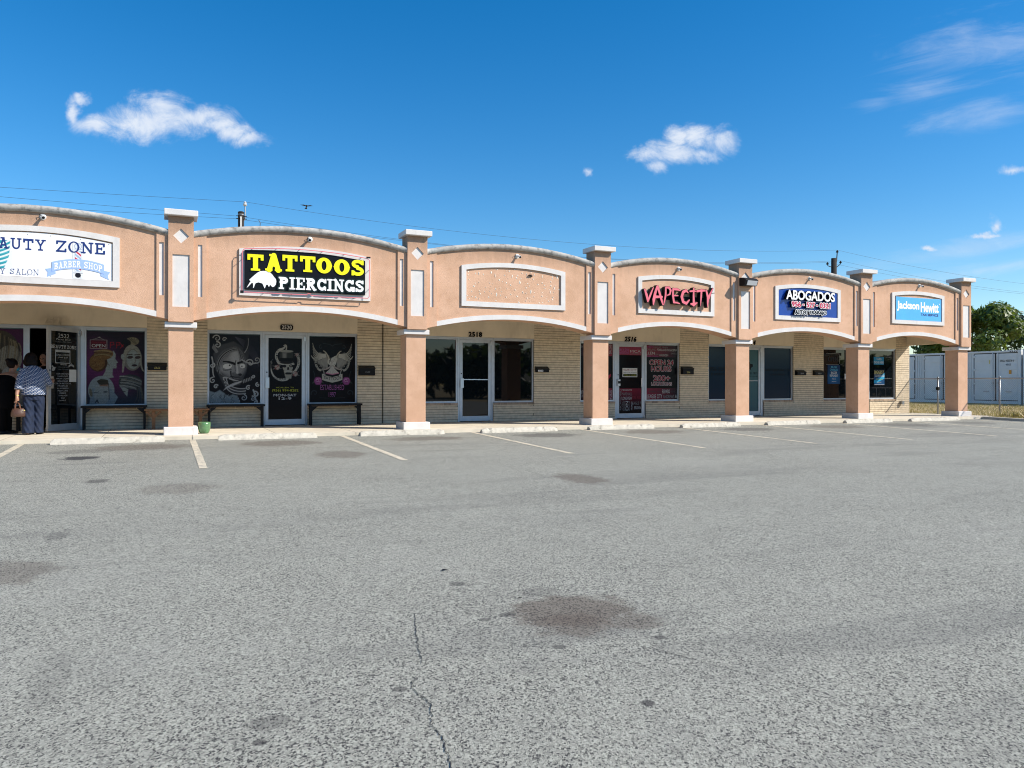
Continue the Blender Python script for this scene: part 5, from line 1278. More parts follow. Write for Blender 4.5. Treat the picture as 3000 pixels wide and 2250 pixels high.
def sign_law():
    s = thing('lawyer_sign', 'blue sign board with raised white and red letters and a phone number', 'sign', (15.91, -.05, 2.86))
    cx, hw, z0, zs, zc = FR[4]
    MB().prism(arc_rect(cx, hw - .114, z0 + .114, zs - .094, zc - .102), [], -.046, -.040).build('board', 'blue_board', s)
    block_text('ABOGADOS', 15.03, 16.785, 3.290, 3.535, -.150, -.050, ('white', 'black'), s, .010, h=.006)
    for t, a, b in (('956', 15.238, 15.558), ('-', 15.632, 15.683), ('527', 15.772, 16.07), ('-', 16.127, 16.178), ('0321', 16.26, 16.645)):
        d = (3.10, 3.235) if t != '-' else (3.15, 3.17)
        block_text(t, a, b, d[0], d[1], -.125, -.050, ('white', 'black'), s, .022, h=.006, name='lettering_backing'); block_text(t, a, b, d[0], d[1], -.132, -.126, ('red', 'red'), s, .005, h=.004)
    for t, a, b in (('AUTO', 15.355, 15.74), ('|', 15.785, 15.80), ('TRABAJO', 15.86, 16.505)):
        block_text(t, a, b, 2.895, 3.010, -.125, -.050, ('white', 'black'), s, .020, h=.006, name='lettering_backing'); block_text(t, a, b, 2.895, 3.010, -.132, -.126, ('black', 'black'), s, .003, h=.004)
sign_law()
def sign_tax():
    s = thing('tax_sign', 'light blue sign panel with condensed white lettering, in the rightmost frame', 'sign', (20.3, -.03, 2.9))
    MB().box(19.335, 21.295, -.048, -.040, 2.897, 3.575).build('panel', 'sky_board', s, bevel=.003)
    block_text('Jackson', 19.39, 20.315, 3.168, 3.442, -.0495, -.0495, ('white',), s, .013, h=.005, space=1.0)
    block_text('Hewitt', 20.40, 21.165, 3.168, 3.442, -.0495, -.0495, ('white',), s, .013, h=.005, space=1.0)
    block_text('TAX SERVICE', 20.40, 21.155, 3.048, 3.112, -.0495, -.0495, ('navy',), s, .005, h=.004)
    MB().lathe([(.018, 0), (.018, .002)], (21.215, -.048, 3.425), 12, 'Y').build('trade_mark', 'white', s)
sign_tax()

# ---------------------------------------------------------------- small wall fittings
NUM = ['over the open salon door', 'on black octagonal plaque', 'over the empty unit', 'over the vape shop door', 'half hidden by the pillar with floodlight']
def numbers():
    def digs(s, x0, x1, z0, z1, y0, y1, mats, root, shear=0, off=.006):
        F, a, b, h = text_field(s, x0, x1, z0, z1, .005, .06, 1.1, shear)
        gw = (x1 - x0) / len(s)
        X = a + np.arange(F.shape[1]) * h
        for k in range(len(s)):
            G = F.copy(); lo = x0 + k * gw - .006; hi = x0 + (k + 1) * gw - .006
            if k > 0: G[:, X < lo] = 1
            if k < len(s) - 1: G[:, X >= hi] = 1
            plate(G - off, a, b, h, y0, y1, 'digit', mats, root)
    r = thing('house_number', 'wall-coloured raised numerals 2522 above the open salon door', 'number', (-2.39, 2.64, 2.22), 'unit numbers'); digs('2522', -2.613, -2.168, 2.222, 2.362, 2.615, 2.644, ('wall_stucco',) * 2, r, off=.007)
    r = thing('house_number', 'black octagonal plaque with white numerals 2520', 'number', (2.33, 2.64, 2.24), 'unit numbers')
    x0, x1, z0, z1 = 2.186, 2.478, 2.240, 2.372; c = .03
    MB().prism([(x0 + c, z0), (x1 - c, z0), (x1, z0 + c), (x1, z1 - c), (x1 - c, z1), (x0 + c, z1), (x0, z1 - c), (x0, z0 + c)], [], 2.622, 2.644).build('plaque', 'black_paint', r); digs('2520', x0 + .035, x1 - .035, z0 + .022, z1 - .022, 2.614, 2.6215, ('white_dull',) * 2, r, off=.002)
    r = thing('house_number', 'black numerals 2518 above the empty glass storefront', 'number', (7.1, 2.64, 2.21), 'unit numbers'); digs('2518', 6.915, 7.280, 2.214, 2.332, 2.622, 2.644, ('black',) * 2, r)
    r = thing('house_number', 'slanted black numerals 2516 above the vape shop door', 'number', (11.86, 2.64, 2.19), 'unit numbers'); digs('2516', 11.670, 12.056, 2.205, 2.335, 2.622, 2.644, ('black',) * 2, r, shear=.22)
    r = thing('house_number', 'slanted black numerals mostly hidden behind the pillar with the floodlight', 'number', (16.25, 2.64, 2.2), 'unit numbers'); digs('2514', 16.060, 16.445, 2.212, 2.340, 2.622, 2.644, ('black',) * 2, r, shear=.22)
numbers()
def mailboxes():
    lab = ['black mailbox with gold number on brick beside the salon window', 'plain black mailbox beside the eagle window', 'black mailbox with white number sticker beside the empty unit', 'black mailbox beside the open 24 hours window', 'black mailbox beside the dark blue lawyer window, left of a pair', 'black mailbox next to the tax posters, right of a pair']
    for k, (x0, x1, z0, z1, num) in enumerate(((-.62, -.245, 1.275, 1.425, '2522'), (4.03, 4.42, 1.19, 1.415, '2520'), (8.84, 9.205, 1.300, 1.447, '2518'), (13.62, 14.02, 1.275, 1.500, '2516'), (18.07, 18.44, 1.275, 1.430, '2514'), (18.83, 19.20, 1.278, 1.435, '1513'))):
        b = thing('mailbox', lab[k], 'mailbox', ((x0 + x1) / 2, 2.65, z0), 'black wall mailboxes')
        MB().add([(x0, 2.53, z0), (x1, 2.53, z0), (x1, 2.648, z0), (x0, 2.648, z0), (x0, 2.53, z1 - .055), (x1, 2.53, z1 - .055), (x1, 2.648, z1), (x0, 2.648, z1)], [(3, 2, 1, 0), (4, 5, 6, 7), (0, 1, 5, 4), (1, 2, 6, 5), (2, 3, 7, 6), (3, 0, 4, 7)]).build('body', 'black_paint', b, bevel=.006)
        MB().add([(x0 - .008, 2.518, z1 - .075), (x1 + .008, 2.518, z1 - .075), (x1 + .008, 2.518, z1 - .052), (x0 - .008, 2.518, z1 - .052), (x1 + .008, 2.649, z1 + .012), (x0 - .008, 2.649, z1 + .012)], [(0, 1, 2, 3), (3, 2, 4, 5), (1, 4, 2), (0, 3, 5)]).build('lid', 'black_plastic', b)
        xm = (x0 + x1) / 2
        if k == 2: MB().box(x0 + .03, x0 + .18, 2.522, 2.529, z0 + .015, z0 + .065).build('sticker', 'white', b); lettering(num, x0 + .045, x0 + .165, z0 + .022, z0 + .058, 2.519, 'dark_letter', b)
        elif k != 1: lettering(num, xm - .06, xm + .06, z0 + .035, z0 + .085, 2.526, 'gold' if k in (0, 3) else 'print_white', b)
        else: lettering(num, xm - .05, xm + .07, z0 + .06, z0 + .10, 2.526, 'print_grey', b)
mailboxes()
def sockets():
    lab = ['over the salon banner', 'over the tattoo sign', 'over the empty glue-spotted frame', 'over the pink vape letters', 'over the blue lawyer sign', 'over the light blue tax sign']
    for k, (cx, hw, z0, zs, zc) in enumerate(FR):
        x = cx + .06; z = zc + .175
        b = thing('sign_lamp', 'small broken white lamp holder ' + lab[k], 'lamp', (x, -.03, z), 'lamp holders above the sign frames')
        MB().lathe([(.055, 0), (.055, .012), (.035, .02)], (x, -.030, z), 12, 'Y').build('back_plate', 'white_dull', b)
        r = random.Random(k); dx = r.uniform(-.03, .03)
        MB().tube([(x, -.05, z), (x + dx * .5, -.10, z - .005), (x + dx, -.15, z - .035)], [.022, .022, .034], 10).build('holder', 'white', b)
        MB().tube([(x + dx, -.15, z - .035), (x + dx * 1.2, -.165, z - .045)], [.026, .018], 8).build('socket', 'black_plastic', b)
        MB().tube([(x - .02, -.045, z + .02), (x - .05, -.075, z + .03), (x - .055, -.06, z - .02)], .006, 5).build('loose_wire', 'black_plastic', b)
sockets()
def floodlight():
    x0, x1 = 13.44, 13.87; b = thing('floodlight', 'black wedge floodlight with pale lens on a pillar', 'lamp', (13.65, -.11, 3.54))
    pr = [(-.112, 3.56), (-.112, 3.78), (-.27, 3.76), (-.36, 3.70), (-.30, 3.555)]
    n = len(pr); v = [(x0, y, z) for y, z in pr] + [(x1, y, z) for y, z in pr]
    MB().add(v, [tuple(range(n)), tuple(range(2 * n - 1, n - 1, -1))] + [(i, i + n, (i + 1) % n + n, (i + 1) % n) for i in range(n)]).build('housing', 'black_paint', b, bevel=.01)
    d = Vector((0, -.30 + .36, 3.555 - 3.70)); nrm = Vector((0, -.145, -.06)).normalized() * .012
    def on(t): return (-.36 + .06 * t + nrm.y, 3.70 - .145 * t + nrm.z)
    (ya, za), (yb, zb_) = on(.10), on(.92)
    MB().add([(x0 + .07, ya, za), (x1 - .03, ya, za), (x1 - .03, yb, zb_), (x0 + .07, yb, zb_), (x0 + .07, ya + .02, za), (x1 - .03, ya + .02, za), (x1 - .03, yb + .02, zb_), (x0 + .07, yb + .02, zb_)], [(0, 1, 2, 3), (0, 4, 5, 1), (1, 5, 6, 2), (2, 6, 7, 3), (3, 7, 4, 0)]).build('lens', 'lamp_glass', b, bevel=.006)
floodlight()
bx = thing('outlet_box', 'small grey outlet box low on the sunlit end wall', 'box', (22.82, 2.6, .33))
MB().box(22.84, 22.93, 2.55, 2.646, .30, .42).build('box', 'galvanised', bx, bevel=.008); MB().box(22.835, 22.935, 2.542, 2.549, .295, .425).build('cover', 'galvanised', bx)

# ---------------------------------------------------------------- things on the walkway
def guards():
    lab = ['beneath the leftmost salon window', 'beneath the purple salon window', 'beneath the grey masked face window', 'beneath the eagle window']
    for k, (x0, x1) in enumerate(((-4.05, -2.95), (-1.88, -.625), (.575, 1.815), (2.80, 4.055))):
        b = thing('black_bench', 'black steel bench ' + lab[k], 'bench', ((x0 + x1) / 2, 2.45, 0), 'black benches under the shop windows')
        MB().box(x0, x1, 2.30, 2.60, .465, .512).build('top', 'black_paint', b, bevel=.006)
        for sx in (x0 + .03, x1 - .075):
            for y in (2.32, 2.535):
                MB().box(sx, sx + .042, y, y + .042, .003, .465).build('leg', 'black_paint', b)
        for sx, sg in ((x0 + .075, 1), (x1 - .075, -1)):
            pr = [(sx, .454), (sx + sg * .13, .454), (sx, .34)]
            MB().prism(pr if sg > 0 else list(reversed(pr)), [], 2.325, 2.345).build('gusset', 'black_paint', b)
guards()
def wood_bench():
    b = thing('wooden_bench', 'small brown wooden bench half hidden behind a pillar', 'bench', (0, 2.35, 0))
    for k in range(3): MB().box(-.68, .62, 2.16 + k * .135, 2.285 + k * .135, .395, .43).build('plank', 'wood', b, bevel=.004)
    for x in (-.50, .44):
        MB().box(x - .035, x + .035, 2.22, 2.27, .003, .394).build('leg', 'wood', b); MB().box(x - .035, x + .035, 2.45, 2.50, .003, .394).build('leg', 'wood', b)
        for s in (-1, 1):
            MB().add([(x + s * .035, 2.225, .25), (x + s * .035, 2.265, .25), (x + s * .035, 2.265, .31), (x + s * .035, 2.225, .31), (x + s * .16, 2.225, .36), (x + s * .16, 2.265, .36), (x + s * .13, 2.265, .394), (x + s * .13, 2.225, .394)], [(0, 1, 5, 4), (1, 2, 6, 5), (2, 3, 7, 6), (3, 0, 4, 7), (0, 3, 2, 1), (4, 5, 6, 7)]).build('brace', 'wood', b)
wood_bench()
b = thing('plant_pot', 'glazed green plant pot beside a pillar base', 'plant pot', (.43, .26, 0))
MB().lathe([(.075, .003), (.095, .03), (.112, .10), (.118, .18), (.118, .225), (.106, .225), (.104, .19), (.02, .185)], (.43, .26, 0), 24).build('pot', 'green_glaze', b, smooth=True)
MB().lathe([(.101, .186), (.06, .192), (.01, .188)], (.43, .26, .003), 16).build('soil', 'pole_wood', b)

def stops():
    lab = ['in front of the open salon door', 'in front of the masked face window and tattoo door', 'before the pillar left of the empty unit', 'in front of the empty glass unit', 'in front of the vape shop door', 'in front of the open 24 hours window', 'in front of the dark blue lawyer windows', 'in front of the tax office pillar', 'rightmost, in front of the end pillar']
    rows = [(-2.06, -.28), (.63, 2.41), (3.27, 5.04), (5.87, 7.68), (8.53, 10.27), (11.05, 12.83), (13.75, 15.56), (16.42, 18.18), (19.0, 21.0)]
    for k, (a, c) in enumerate(rows):
        r = random.Random(50 + k); n = 30; yf = -.88 + r.uniform(-.03, .03); tw = r.uniform(-.03, .03)
        prof = [(0, 0), (.015, .04), (.045, .102), (.105, .106), (.145, .045), (.16, 0)]; m = len(prof); v = []; f = []
        for i in range(n + 1):
            t = i / n; x = a + (c - a) * t
            e = .72 + .28 * min(1, i / 1.5, (n - i) / 1.0)
            for j, (p, q) in enumerate(prof):
                y = yf + p + tw * (t - .5); nz = r.uniform(-.006, .004) if j in (2, 3) else 0
                chip = r.uniform(0, .03) if (j in (2, 3) and r.random() < .10) else 0
                v.append((x + (r.uniform(-.012, .012) if i in (0, n) else 0), y + r.uniform(-.003, .003), lot_z(y) - .004 + max(0, q * e + nz - chip)))
        for i in range(n):
            for j in range(m - 1): f.append((i * m + j, i * m + j + 1, (i + 1) * m + j + 1, (i + 1) * m + j))
        f += [tuple(range(m)), tuple(n * m + j for j in range(m - 1, -1, -1))]
        o = MB().add(v, f).build('wheel_stop', 'stop'); tag(o, 'chipped pale concrete wheel stop ' + lab[k], 'wheel stop', 'wheel stops along the walkway')
        o.location = (0, 0, 0)
stops()

# ---------------------------------------------------------------- fence, containers, poles, wires, trees
def fence():
    X = 23.36; Y0, Y1 = -2.6, 9.0; g = lambda y: -.055 if y > -.5 else lot_z(y) + .055
    f = thing('chain_link_fence', 'low galvanised chain-link fence beyond the last pillar', 'fence', (X, 3, -.05))
    y = -2.58
    while y < 9.1:
        z = g(y); MB().tube([(X, y, z - .2), (X, y, z + 1.26)], .024, 10).lathe([(.028, 0), (.03, .02), (.012, .045)], (X, y, z + 1.255), 10).build('post', 'galvanised', f, smooth=True)
        y += 2.09
    MB().tube([(X, Y0, g(Y0) + 1.235), (X, -.5, 1.18), (X, Y1, 1.185)], .019, 8).build('top_rail', 'galvanised', f, smooth=True)
    mb = MB(); h = 1.16; st = .068; w = .0024
    n0 = int((Y0 - h) / st) - 1
    for sg in (1, -1):
        for k in range(int((Y1 - Y0 + h) / st)):
            a = Y0 - h + k * st if sg > 0 else Y0 + k * st
            ya, yb = (a, a + h) if sg > 0 else (a + 0.0, a - h)
            za, zb = 0.0, h
            pa, pb = (ya, za), (yb, zb)
            d = (pb[0] - pa[0]) / h
            lo = 0.0; hi = h
            if d > 0:
                lo = max(lo, (Y0 - pa[0]) / d); hi = min(hi, (Y1 - pa[0]) / d)
            else:
                lo = max(lo, (pa[0] - Y1)); hi = min(hi, (pa[0] - Y0))
            if hi - lo < .05: continue
            P = []
            for t in np.linspace(lo, hi, 5):
                yy = pa[0] + d * t; bulge = .035 * math.exp(-((yy - 2.6) / .35) ** 2 - ((t - .7) / .3) ** 2)
                P.append((X - .03 + (.004 if sg > 0 else -.004) - bulge, yy + bulge * .8, g(yy) + .02 + t))
            mb.tube(P, w, 3, cap=False)
    mb.build('wire_mesh', 'galvanised', f, kind='stuff')
    MB().box(X - .05, X + .03, 1.55, 1.64, .80, .90).build('clamp', 'black_plastic', f)
fence()

def container(y0, y1, name, label, marks):
    X = 40.0; z0, z1 = -.05, 2.80; L = y1 - y0
    c = thing('shipping_container', label, 'container', (X + 1.2, (y0 + y1) / 2, z0), 'white shipping containers')
    b = MB().box(X + .06, X + 2.42, y0 + .06, y1 - .06, z0 + .10, z1 - .06).build('shell', 'container_paint', c)
    fr = MB()
    for y in (y0, y1 - .16):
        fr.box(X, X + .16, y, y + .16, z0, z1); fr.box(X + 2.28, X + 2.44, y, y + .16, z0, z1)
    fr.box(X + .004, X + .12, y0 + .16, y1 - .16, z1 - .115, z1 - .02).box(X + .004, X + .12, y0 + .16, y1 - .16, z0 + .02, z0 + .17)
    fr.box(X + .16, X + 2.28, y0 + .004, y0 + .12, z1 - .115, z1 - .02).box(X + .16, X + 2.28, y0 + .004, y0 + .12, z0 + .02, z0 + .17)
    fr.build('frame', 'container_paint', c, bevel=.01)
    # top rail bumps
    cr = MB()
    k = y0 + .3
    while k < y1 - .2:
        cr.box(X + .10, X + 2.3, k, k + .12, z1 - .058, z1 - .012); k += .30
    cr.build('roof_ribs', 'container_paint', c, kind='stuff')
    # end wall ribs
    er = MB(); k = X + .2
    while k < X + 2.2:
        er.box(k, k + .10, y0 + .025, y0 + .058, z0 + .18, z1 - .12); k += .22
    er.build('end_ribs', 'container_paint', c, kind='stuff')
    n = 4; pitch = 3.02; yc = y0 + 1.34
    for q in range(n):
        m = yc + q * pitch
        if m + 1.2 > y1: break
        side = MB(); k = m + 1.24
        while k < min(m + pitch - 1.24, y1 - .2):
            side.box(X + .03, X + .058, k, k + .07, z0 + .18, z1 - .12); k += .14
        if side.v: side.build('wall_ribs', 'container_paint', c, kind='stuff')
        MB().prism([(m - 1.215, z0 + .175), (m + 1.215, z0 + .175), (m + 1.215, z1 - .12), (m - 1.215, z1 - .12)], [], 0, .02)
        g = MB().box(X + .044, X + .058, m - 1.20, m + 1.20, z0 + .18, z1 - .125).build('seal', 'rubber', c)
        for sg in (-1, 1):
            a, e = (m - 1.165, m - .04) if sg < 0 else (m + .04, m + 1.165)
            d = MB().box(X + .018, X + .042, a, e, z0 + .22, z1 - .165)
            for r in range(5): d.box(X + .004, X + .017, a + .08, e - .08, z0 + .35 + r * .49, z0 + .62 + r * .49)
            d = d.build('door', 'container_paint', c, bevel=.006)
            bar = a + .10 if sg > 0 else e - .10
            MB().tube([(X - .02, bar, z0 + .14), (X - .02, bar, z1 - .10)], .02, 8).build('locking_bar', 'container_paint', d)
            bar2 = (a + e) / 2
            MB().box(X - .03, X + .003, bar - .04, bar + .04, 1.02, 1.12).box(X - .03, X - .005, bar2 - .25, bar2 + .05, .60, .64).build('latch', 'galvanised', d)
            hy = a if sg < 0 else e
            for z in (.35, 1.0, 1.75, 2.45): MB().box(X - .005, X + .045, hy - .05, hy + .05, z, z + .09).build('hinge', 'container_paint', d)
        if marks and q == 0:
            T = lambda o: o.data.transform(Matrix(((0, 1, 0, X - .002), (-1, 0, 0, 0), (0, 0, 1, 0), (0, 0, 0, 1))))
            for s, ya, yb, za, zb in ((marks[0], m - .27, m - .98, 2.19, 2.30), (marks[1], m - .55, m - .83, 1.99, 2.09)):
                o = lettering(s, -ya, -yb, za, zb, 0.0, 'dark_letter', c); T(o)
            MB().box(X - .004, X + .003, m - .85, m - .72, 1.55, 1.75).build('warning_label', 'orange', c)
            MB().box(X - .006, X + .003, m + .30, m + .345, 2.10, 2.32).build('plate', 'gold', c)
            st = MB()
            for t in range(4): st.add([(X - .002, m - .75 - t * .11, z1 - .095), (X - .002, m - .81 - t * .11, z1 - .095), (X - .002, m - .85 - t * .11, z1 - .045), (X - .002, m - .79 - t * .11, z1 - .045)], [(0, 1, 2, 3)])
            st.build('height_stripes', 'black', c)
    return c
container(9.34, 21.5, 'shipping_container', 'long white shipping container with side doors and serial letters', ('EFGU 400378 6', '45G3'))
container(-2.95, 9.24, 'shipping_container', 'white shipping container at the right edge of the picture, only its corner showing', None)

def sagline(p, q, sag, n=24):
    return [(p[0] + (q[0] - p[0]) * t, p[1] + (q[1] - p[1]) * t, p[2] + (q[2] - p[2]) * t - sag * 4 * t * (1 - t)) for t in [i / n for i in range(n + 1)]]
YPOLE = 24.5
def poles():
    p = thing('utility_pole', 'black utility pole behind the tattoo shop roof', 'utility pole', (3.18, YPOLE, 0), 'utility poles behind the mall')
    MB().tube([(3.18, YPOLE, -.3), (3.18, YPOLE, 9.54)], [.19, .145], 14).build('shaft', 'pole_wood', p, smooth=True)
    MB().lathe([(.152, 0), (.152, .05), (.10, .08)], (3.18, YPOLE, 9.50), 14).build('cap', 'pole_wood', p)
    MB().box(3.13, 3.20, YPOLE - .165, YPOLE - .150, 8.75, 9.30).build('tag_plate', 'white_dull', p)
    MB().lathe([(.157, 0), (.157, .04)], (3.18, YPOLE, 9.40), 14).build('band', 'galvanised', p)
    MB().tube([(3.34, YPOLE, 9.15), (3.38, YPOLE, 9.45), (3.37, YPOLE, 9.92)], .03, 8).build('bracket', 'galvanised', p)
    MB().lathe([(.03, 0), (.10, .02), (.10, .05), (.05, .06), (.09, .08), (.09, .11), (.05, .13), (.07, .17), (.04, .21)], (3.37, YPOLE, 9.88), 12).build('insulator', 'porcelain', p)
    for z in (9.33, 9.2): MB().tube([(2.95, YPOLE - .1, z), (3.45, YPOLE - .1, z)], .02, 6).build('pin', 'black_plastic', p)
    p = thing('utility_pole', 'dark utility pole with two angled insulator arms behind the lawyer sign', 'utility pole', (43.2, YPOLE, 0), 'utility poles behind the mall')
    MB().tube([(43.2, YPOLE, -.3), (43.2, YPOLE, 9.99)], [.24, .185], 14).build('shaft', 'pole_wood', p, smooth=True)
    MB().tube([(43.30, YPOLE, 9.5), (43.45, YPOLE, 9.75), (43.52, YPOLE, 10.45)], .035, 8).build('bracket', 'pole_wood', p)
    MB().tube([(43.2, YPOLE, 9.30), (42.62, YPOLE, 9.42), (42.58, YPOLE, 9.55)], .03, 8).build('arm', 'pole_wood', p); MB().tube([(43.2, YPOLE, 9.20), (43.80, YPOLE, 9.60), (43.84, YPOLE, 9.72)], .03, 8).build('arm', 'pole_wood', p)
    for x, z in ((43.52, 10.42), (42.58, 9.50), (43.84, 9.68)):
        MB().lathe([(.03, 0), (.10, .02), (.10, .05), (.05, .06), (.09, .09), (.05, .12), (.04, .17)], (x, YPOLE, z), 12).build('insulator', 'pole_wood', p)
    A = {'top': [(-40, 9.3), (3.37, 10.08), (43.52, 10.60), (95, 10.6)], 'mid': [(-40, 9.9), (3.0, 9.34), (42.58, 9.66), (95, 9.9)], 'low': [(-40, 8.8), (3.0, 9.20), (43.84, 9.86), (95, 9.9)]}
    lab = {'top': 'topmost thin power line across the sky', 'mid': 'middle thin power line just above the parapet', 'low': 'lowest thin power line just above the parapet'}
    for k, pts in A.items():
        P = []
        for i, (a, b) in enumerate(zip(pts[:-1], pts[1:])): P += sagline((a[0], YPOLE, a[1]), (b[0], YPOLE, b[1]), (.25, .86, 1.3)[i])[(0 if i == 0 else 1):]
        tag(MB().tube(P, .0075, 5).build('power_line', 'wire'), lab[k], 'wire', 'power lines behind the mall')
    for k, (za, zb, lb) in enumerate(((6.95, 6.55, 'upper'), (5.65, 5.60, 'lower'))):
        tag(MB().tube(sagline((43.3, YPOLE - .2, za), (95, YPOLE - .2, zb), .25), .017, 5).build('telephone_cable', 'wire' if k == 0 else 'porcelain'), lb + ' telephone cable crossing in front of the trees', 'cable', 'cables in front of the trees')
    # loose service drops
    tag(MB().tube([(4.05, YPOLE - .2, 8.6), (4.08, YPOLE - .2, 9.05), (4.0, YPOLE - .2, 9.2)], .02, 5).build('service_wire', 'wire'), 'short loose wire beside the left utility pole', 'wire')
    # bird
    bx, bz = 6.22, 9.93; b = thing('bird', 'dark bird with spread wings by the topmost power line', 'bird', (bx, YPOLE - 1.0, bz))
    y = YPOLE - 1.0
    body = [(bx, y - .05, bz + .02), (bx - .02, y + .02, bz), (bx, y + .14, bz - .05)]
    mb = MB().tube([(bx, y - .12, bz + .01), (bx, y - .05, bz + .015), (bx, y + .05, bz), (bx, y + .16, bz - .03)], [.02, .045, .04, .01], 8)
    for s in (-1, 1):
        mb.add([(bx + s * .02, y - .05, bz + .02), (bx + s * .16, y - .08, bz + .05), (bx + s * .33, y, bz + .04), (bx + s * .15, y + .06, bz + .02), (bx + s * .02, y + .06, bz + .0), (bx + s * .16, y - .02, bz + .035)], [(0, 1, 5), (1, 2, 5), (2, 3, 5), (3, 4, 5), (4, 0, 5)])
    mb.add([(bx - .02, y + .12, bz - .03), (bx + .02, y + .12, bz - .03), (bx + .07, y + .24, bz - .09), (bx - .07, y + .24, bz - .09)], [(0, 1, 2, 3)])
    mb.build('body', 'feather', b)
poles()

def tree(label, x, y, hgt, rx, rz, zc, nleaf, lsize, mat, seed, group=None, trunk=.2):
    r = random.Random(seed); g = np.random.default_rng(seed)
    t = thing('tree', label, 'tree', (x, y, -.06), group)
    mb = MB(); base = Vector((x, y, -.1)); tops = []
    mb.tube([base, base + Vector((r.uniform(-.1, .1), r.uniform(-.1, .1), zc * .45)), (x + r.uniform(-.2, .2), y + r.uniform(-.2, .2), zc)], [trunk, trunk * .75, trunk * .4], 9)
    cl = []
    for k in range(26):
        a = r.uniform(0, 6.28); el = r.uniform(-.7, 1.3); q = r.uniform(.55, 1.0)
        c = Vector((x + rx * q * math.cos(a) * math.cos(el), y + rx * q * math.sin(a) * math.cos(el), zc + rz * q * math.sin(el)))
        cl.append((c, r.uniform(.26, .42) * rx))
        if k < 12: mb.tube([(x, y, zc * r.uniform(.45, .85)), ((x + c.x) / 2, (y + c.y) / 2, (zc + c.z) / 2 - .2), tuple(c)], [trunk * .35, trunk * .2, .02], 6)
    mb.build('trunk', 'bark', t, smooth=True)
    per = nleaf // len(cl); V = []; F = []
    for c, rad in cl:
        d = g.normal(size=(per, 3)); d /= np.linalg.norm(d, axis=1)[:, None]
        pos = np.array(c) + d * rad * (g.random((per, 1)) ** .35) * np.array([1, 1, .75])
        nrm = d + g.normal(size=(per, 3)) * .55 + np.array([0, 0, .35]); nrm /= np.linalg.norm(nrm, axis=1)[:, None]
        up = g.normal(size=(per, 3)); ta = np.cross(nrm, up); ta /= np.linalg.norm(ta, axis=1)[:, None]; tb = np.cross(nrm, ta)
        s = lsize * (.6 + .8 * g.random((per, 1)))
        o = len(V)
        quad = np.stack([pos - ta * s, pos - tb * s * .45, pos + ta * s, pos + tb * s * .45], 1).reshape(-1, 3)
        V += quad.tolist(); F += [(o + 4 * i, o + 4 * i + 1, o + 4 * i + 2, o + 4 * i + 3) for i in range(per)]
    MB().add(V, F).build('crown', mat, t)
    return t
tree('bright green broadleaf tree behind the white container', 52, 20.6, 6.6, 3.2, 2.3, 4.15, 15000, .17, 'leaf_light', 1)
tree('dark evergreen tree close behind the bright green tree', 66, 24.5, 7, 3.6, 2.6, 4.3, 9000, .17, 'leaf_dark', 2)
tree('dark evergreen tree at the right edge of the picture', 66, 20.0, 6.5, 3.6, 2.5, 3.9, 9000, .17, 'leaf_dark', 3)
tree('low green tree seen under the canopy over the container', 49, 27.5, 5, 3.0, 1.7, 3.0, 7000, .17, 'leaf_light', 4)
LB = ['first', 'second', 'third', 'fourth', 'fifth', 'sixth', 'seventh', 'eighth', 'ninth', 'tenth', 'eleventh', 'twelfth', 'thirteenth', 'fourteenth', 'fifteenth']
for k in range(15):
    tree('dark low tree across the street behind the camera, %s from the left of its row' % LB[k], -26 + k * 9.2, -50 - 3 * (k % 3), 6, 6.0, 2.0 + .25 * (k % 2), 1.75 + .25 * (k * 7 % 3), 2600, .62, 'leaf_dark', 20 + k, 'trees across the street')

def grass():
    g = np.random.default_rng(5); V = []; F = []
    n = 26000
    xs = np.concatenate([g.uniform(22.62, 39.5, n), g.normal(23.36, .10, 2500), g.uniform(22.60, 23.2, 1800)]); ys = np.concatenate([g.uniform(-3.0, 21, n), g.uniform(-2.6, 9, 2500), g.uniform(-5.0, -.58, 1800)])
    hs = np.concatenate([g.uniform(.03, .11, n), g.uniform(.06, .24, 2500), g.uniform(.02, .07, 1800)])
    for x, y, h in zip(xs, ys, hs):
        if x < 23.46 and y > -.56: continue
        z = (-.055 if y > -.45 else lot_z(y) + .055) - .005; a = g.uniform(0, 6.28); w = .008 + h * .06; dx, dy = math.cos(a) * w, math.sin(a) * w
        o = len(V); V += [(x - dx, y - dy, z), (x + dx, y + dy, z), (x + g.normal() * h * .35, y + g.normal() * h * .35, z + h)]; F.append((o, o + 1, o + 2))
    o = MB().add(V, F).build('dry_grass', 'grass_blade'); o['kind'] = 'stuff'; o['label'] = 'dry yellow grass strip beside the fence'; o['category'] = 'grass'
grass()
for k, (x, y, w, lb) in enumerate(((22.95, -1.3, .14, 'pale stone'), (23.1, -2.0, .09, 'small grey stone'))):
    pass

